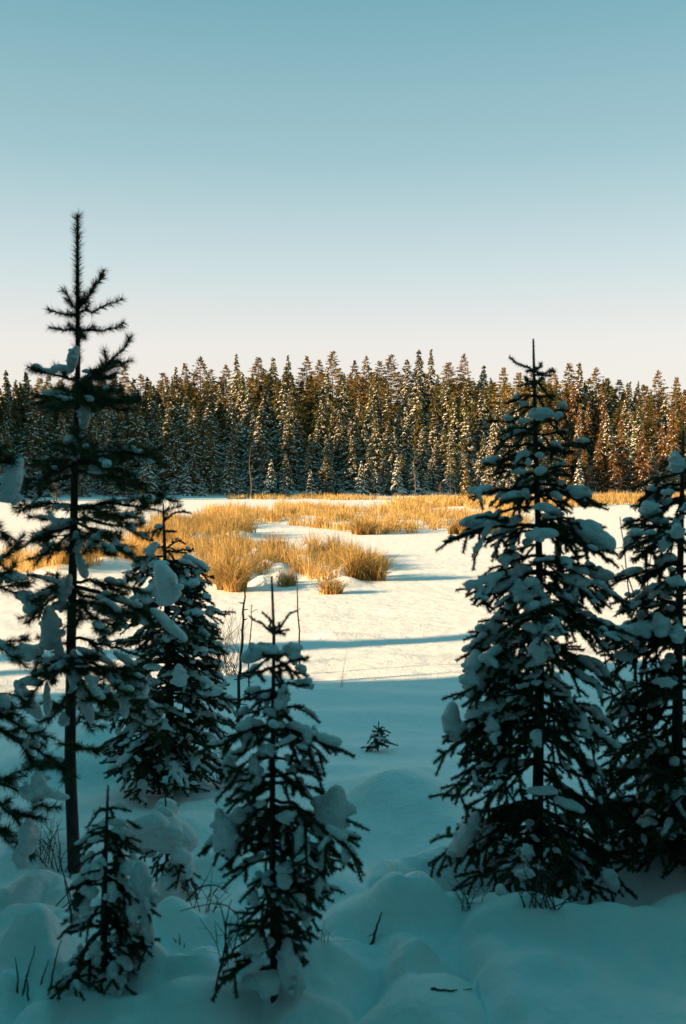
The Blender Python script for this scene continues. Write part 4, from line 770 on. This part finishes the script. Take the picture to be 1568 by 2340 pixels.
for a in [(165, 822, 30, 56, -.05, -18), (138, 842, 36, 22, -.05), (205, 850, 30, 18, -.1), (122, 898, 50, 16, -.02), (200, 906, 40, 22, -.1), (193, 948, 34, 54, -.1), (173, 1010, 44, 44, -.08), (168, 1030, 30, 46, -.08, 12), (195, 1022, 30, 22, -.08), (225, 1078, 46, 16, -.1), (330, 1050, 46, 14, -.05, -14), (140, 1158, 40, 20), (195, 1160, 36, 18), (240, 1160, 46, 16),
          (140, 1200, 60, 26, -.02, 16), (177, 1240, 30, 46, -.08), (188, 1292, 26, 56, -.1, 16), (105, 1252, 24, 36, -.05), (265, 1255, 28, 16), (150, 1345, 30, 56, -.05, -20), (138, 1385, 36, 34, -.05), (75, 1390, 40, 36, -.05), (245, 1400, 80, 26, -.1, -28), (275, 1430, 30, 30, -.1),
          (385, 1428, 90, 30, -.05, -42), (113, 1440, 52, 84, -.1), (135, 1490, 26, 56, -.1), (55, 1492, 60, 44, -.05), (215, 1500, 80, 22, -.1, -24), (285, 1505, 50, 26, -.1, -30), (171, 1532, 32, 80, -.12), (197, 1605, 30, 88, -.12, 12), (315, 1560, 46, 66, -.1, 30), (280, 1575, 60, 26, -.2, -35), (320, 1590, 50, 26, -.2, -32), (285, 1615, 24, 50, -.25, 8), (66, 1600, 30, 90, -.1, 30), (108, 1598, 22, 70, -.15), (145, 1645, 28, 34, -.2), (70, 1560, 50, 30, -.1), (345, 1625, 30, 40, -.1, 30)]:
    u, v, w_, h_ = a[:4]; t.clump(u, v, w_, h_, *(a[4:6] if len(a) > 4 else ()))

# --- pine boughs reaching in at the left edge (tree stands just outside the picture)
B = ground_px(-70, 2080, H); Y = B[1]
t = Conifer('pine_tree', 'snowy pine cut by the left edge, boughs reaching into the picture', B, at(-75, 950, Y), .045, 'pine', 17, scale=1.0)
t.named([(60, 1150, 1060, N_(snow=.5)), (30, 1060, 1020, N_(snow=.4)), (95, 1380, 1330, N_(snow=.5)), (60, 1340, 1300, N_(snow=.4)), (170, 1775, 1640, N_(snow=.2, sag=.1)), (110, 1690, 1620, N_(snow=.3)), (60, 1900, 1780, N_(snow=.3)), (110, 1850, 1770, N_(snow=.3)), (80, 1960, 1860, N_(snow=.3)), (40, 1240, 1190, N_(snow=.4)), (60, 1520, 1460, N_(snow=.4)), (50, 1640, 1560, N_(snow=.4))])
for a in [(30, 1098, 44, 84, -.05, -25), (24, 1140, 50, 34), (85, 1800, 56, 60, -.05, -10), (62, 1915, 46, 70, -.05, -6), (50, 1960, 40, 50, -.05), (30, 1320, 50, 40), (60, 1365, 40, 36), (130, 1820, 50, 22, -.05, -10)]:
    u, v, w_, h_ = a[:4]; t.clump(u, v, w_, h_, *(a[4:6] if len(a) > 4 else ()))

# --- spruce at the right edge
B = ground_px(1545, 1960, H); Y = B[1]; print('edge spruce', B)
t = Conifer('spruce_tree', 'snow laden spruce cut by the right edge behind thin bare stems', B, at(1562, 985, Y), .030, 'spruce', 18, scale=1.15, curve=[at(1550, 1500, Y)])
t.named([(1520, 1060, 1050, N_(snow=.28)), (1470, 1130, 1120, N_(snow=.28)), (1490, 1180, 1140, N_(snow=.28)), (1425, 1200, 1190, N_(snow=.28)), (1440, 1230, 1200, N_(snow=.28)), (1400, 1330, 1290, N_(snow=.28)), (1420, 1400, 1340, N_(snow=.28)), (1385, 1470, 1400, N_(snow=.28)), (1400, 1540, 1450, N_(snow=.28)), (1400, 1620, 1540, N_(snow=.28)), (1430, 1680, 1580, N_(snow=.28)), (1440, 1780, 1650, N_(snow=.28)), (1430, 1850, 1720, N_(snow=.28)), (1450, 1920, 1800, N_(snow=.28)), (1490, 1965, 1840, N_(snow=.1, dy=-.2)), (1590, 1965, 1830, N_(snow=.1, dy=-.2)), (1530, 1985, 1850, N_(snow=.1, dy=-.4)), (1560, 1985, 1840, N_(snow=.1, dy=-.4)), (1545, 1900, 1780, N_(snow=.2, dy=-.45)), (1525, 1830, 1720, N_(snow=.2, dy=-.45)), (1570, 1840, 1720, N_(snow=.2, dy=-.4))])
t.fill(18, t.zpx(1945), t.zpx(1700), lambda z: .42, lambda z: .3, .12)
t.fill(44, t.zpx(1880), t.zpx(1060), lambda z: .12 + .46 * max(0, 1 - z / t.hgt) ** .7, lambda z: .3, .26)
for a in [(1545, 1060, 50, 50, -.1), (1492, 1122, 26, 22), (1525, 1125, 34, 26, -.1), (1490, 1170, 60, 60, -.1, 40), (1518, 1245, 34, 44, -.25), (1545, 1215, 40, 40, -.3), (1440, 1240, 40, 40), (1500, 1340, 40, 26, -.2), (1545, 1330, 50, 40, -.3), (1412, 1452, 60, 50, -.1), (1460, 1440, 80, 60, -.2, 14), (1510, 1430, 60, 60, -.25), (1430, 1500, 60, 40, -.1), (1520, 1560, 60, 36, -.3), (1425, 1625, 60, 40, -.1, 20), (1500, 1700, 40, 30, -.2), (1480, 1880, 50, 34, -.2), (1550, 1450, 50, 50, -.3)]:
    u, v, w_, h_ = a[:4]; w_ *= .78; h_ *= .8; t.clump(u, v, w_, h_, *(a[4:6] if len(a) > 4 else ()))

# --- tiny sapling on the open slope
B = ground_px(862, 1716, H); Y = B[1]
t = Conifer('spruce_sapling', 'tiny spruce sapling poking from the open snow near the centre', B, at(866, 1648, Y), .007, 'spruce', 19, scale=.9)
t.leader(t.zpx(1690), .014, 900)
t.named([(845, 1688, 1680, N_(snow=.2, dy=0)), (885, 1672, 1672, N_(snow=.2, dy=0)), (900, 1700, 1695, N_(snow=.3, dy=0)), (846, 1705, 1695, N_(snow=.3, dy=0)), (858, 1660, 1668, N_(snow=.1, dy=0)), (878, 1662, 1668, N_(snow=.1, dy=0)), (870, 1700, 1690, N_(snow=.4, dy=-.1)), (855, 1712, 1700, N_(snow=.2, dy=-.08))])
t.fill(14, .02, t.zpx(1665), lambda z: .03 + .10 * max(0, 1 - z / t.hgt), lambda z: -.1, .15)

# ------------------------------------------------------------------ bare stems, twigs and sticks
def stems(name, label, cat, base_uv, paths, r, mat='twig', side=0, dy=0, lie=False):
    """paths in picture measure, all at the depth of the foot; each stem a part"""
    B = ground_px(*base_uv, H); Y = B[1] + dy; e = bpy.data.objects.new(name, None); C.objects.link(e); e.location = B; tag(e, label, cat)
    for k, p in enumerate(paths):
        pts = np.array([(ground_px(u, v, H) + np.array([0, 0, r])) if lie else at(u, v, Y) for u, v in p]) - B
        off = rng.normal(0, .05, 3) * np.array([0, 1, 0]) if len(paths) > 1 else np.zeros(3); pts = pts + off * np.linspace(0, 1, len(pts))[:, None]
        tt = np.linspace(0, 1, len(pts)); uu = np.linspace(0, 1, max(8, len(pts) * 3))
        pp = np.stack([np.interp(uu, tt, pts[:, a]) for a in range(3)], 1); pp[1:-1] = (pp[:-2] + 2 * pp[1:-1] + pp[2:]) / 4
        pp += rng.normal(0, r * .35, pp.shape); m = MB(); m.tube(pp, np.linspace(r, r * .35, len(pp)), 5)
        for _ in range(side):
            q = pp[rng.integers(2, len(pp) - 1)]; a = rng.random() * 6.28; L = rng.uniform(.03, .10); m.tube([q, q + np.array([math.cos(a) * L, math.sin(a) * L * .6, L * rng.uniform(-.2, .5)])], [r * .4, r * .2], 3)
        link('stem', m.mesh('stem', M[mat]), e)
    return e
stems('dead_sapling', 'thin broken dead trunk left of the middle spruce', 'dead tree', (545, 1660), [[(545, 1665), (543, 1600), (549, 1500), (556, 1400), (560, 1352)]], .022, 'bark', 9)
stems('dead_sapling', 'twiggy dead stem close beside the middle spruce tip', 'dead tree', (570, 1600), [[(570, 1610), (567, 1520), (573, 1450), (577, 1380)]], .012, 'bark', 14)
stems('dead_sapling', 'lone thin dead stem standing right of the middle spruce tip', 'dead tree', (686, 1540), [[(686, 1545), (684, 1450), (680, 1360), (678, 1316)]], .016, 'bark', 7)
R_ = random.Random(3)
stems('bare_shrub', 'fine bare twigs rising between the left spruce and the dead trunk', 'shrub', (520, 1545), [[(505 + R_.uniform(-20, 50), 1550), (505 + R_.uniform(-25, 50), 1490), (510 + R_.uniform(-45, 60), R_.uniform(1380, 1470))] for _ in range(34)], .0045)
stems('bare_shrub', 'thin tall bare stems in front of the right edge spruce', 'shrub', (1478, 1940), [[(1478, 1945), (1465, 1700), (1452, 1500), (1430, 1300), (1415, 1180)], [(1480, 1945), (1470, 1650), (1480, 1400), (1500, 1250)], [(1474, 1940), (1450, 1700), (1420, 1560), (1390, 1470)], [(1482, 1945), (1490, 1700), (1475, 1500), (1440, 1330), (1418, 1290)], [(1476, 1940), (1462, 1750), (1470, 1550), (1460, 1350), (1468, 1210)], [(1470, 1945), (1400, 1850), (1350, 1800)], [(1478, 1940), (1490, 1600), (1510, 1350)], [(1450, 1700), (1400, 1600), (1370, 1430)]], .0065, 'twig', 5)
stems('bare_shrub', 'bent bare twig arching over the snow left of the middle spruce', 'shrub', (492, 2262), [[(492, 2270), (500, 2220), (535, 2170), (548, 2100), (545, 2070), (500, 2044), (420, 2062)], [(500, 2225), (520, 2150), (505, 2080), (490, 2050)], [(548, 2100), (590, 2080), (620, 2090)], [(530, 2175), (580, 2140), (600, 2110)], [(545, 2130), (560, 2080), (575, 2060)], [(425, 2060), (450, 2030), (490, 2024), (520, 2050)], [(515, 2180), (515, 2110), (525, 2070)]], .0042)
stems('bare_shrub', 'small dark twigs between the pine trunk and the bottom left spruce', 'shrub', (170, 2080), [[(120, 2080), (150, 2050), (165, 2030)], [(130, 2085), (160, 2060), (180, 2040)], [(160, 2070), (150, 2000), (138, 1950)], [(170, 2080), (148, 1990), (130, 1900)], [(190, 2000), (195, 1920), (215, 1850)], [(185, 1990), (205, 1900), (250, 1860)]], .0035)
stems('bare_shrub', 'bare lower twigs under the left spruce, beside its trunk', 'shrub', (395, 1812), [[(380 + R_.uniform(-50, 60), 1815), (385 + R_.uniform(-80, 90), 1740), (390 + R_.uniform(-130, 140), R_.uniform(1640, 1730))] for _ in range(26)], .005)
def brush(label, uv, n, wpx, hpx, r=.0032, seed=1):
    q = random.Random(seed); u, v = uv; P = []
    for _ in range(n):
        u0 = u + q.uniform(-.25, .25) * wpx; du = q.uniform(-.5, .5) * wpx; hh = hpx * q.uniform(.4, 1); k = q.uniform(.3, .7)
        P.append([(u0, v + 8), (u0 + du * .35, v - hh * .5), (u0 + du, v - hh)])
        P.append([(u0 + du * .35 * k * 2, v - hh * .5 * k * 2), (u0 + du * .35 * k * 2 + q.uniform(-.2, .2) * wpx, v - hh * (k + .25))])
    stems('bare_shrub', label, 'shrub', uv, P, r, 'twig', 2)
brush('tangle of thin twigs at the foot of the leaning pine', (120, 1985), 12, 120, 130, .003, 1)
brush('tangled bare twigs right of the buried sapling', (455, 2090), 9, 110, 110, .0026, 2)
brush('low brush half buried beside the foot of the middle spruce', (535, 2200), 9, 110, 120, .0024, 3)
brush('few fine stems in the snow under the right spruce, left side', (1075, 2075), 7, 90, 70, .0022, 4)
brush('dry stems crowding the hollow at the foot of the right spruce', (1235, 2070), 16, 170, 120, .003, 5)
brush('thin twigs below the right edge spruce', (1470, 1985), 12, 130, 110, .003, 6)
brush('sparse stems between the left spruce and the middle spruce', (520, 1790), 9, 110, 110, .0036, 7)
stems('stick', 'short dark stick standing upright in the snow below the centre', 'stick', (850, 2158), [[(849, 2162), (858, 2125), (873, 2084)]], .0075, 'bark', 1)
stems('fallen_twig', 'thin fallen twig lying on the snow at the bottom edge', 'twig', (1030, 2262), [[(985, 2262), (1010, 2266), (1040, 2268), (1078, 2263)]], .005, 'bark', 2, lie=True)
stems('grass_sprig', 'pair of dry grass sprigs right of the middle spruce foot', 'grass', (740, 2152), [[(733, 2158), (737, 2130), (742, 2110)], [(742, 2158), (741, 2125), (737, 2105)], [(748, 2160), (752, 2135)]], .002, 'twig', 3)
stems('grass_sprig', 'faint thin weed stalk on the shade line near the centre', 'grass', (778, 1570), [[(778, 1572), (785, 1530), (793, 1490)], [(782, 1572), (786, 1540)]], .004, 'straw_pale', 4)
stems('grass_sprig', 'bowed pale grass blade in the snow above the tiny sapling', 'grass', (855, 1556), [[(850, 1560), (862, 1548), (878, 1552)]], .004, 'straw_pale', 0)
stems('grass_sprig', 'row of short stubs in the snow left of the arching twig', 'grass', (415, 2160), [[(402, 2152), (400, 2130)], [(412, 2162), (408, 2136)], [(422, 2166), (424, 2146)], [(388, 2180), (386, 2160)]], .003, 'twig', 0)
stems('bare_shrub', 'frosted twigs at the very bottom left corner', 'shrub', (70, 2275), [[(50, 2290), (54, 2240), (62, 2190)], [(65, 2290), (75, 2230), (84, 2190)], [(85, 2290), (95, 2240), (108, 2200)], [(110, 2280), (130, 2200), (150, 2130)], [(40, 2285), (44, 2220), (40, 2180)]], .0045)
tris = sum(len(m.polygons) for m in bpy.data.meshes); print('polys', tris, 'far', n_far, 'objects', len(bpy.data.objects))
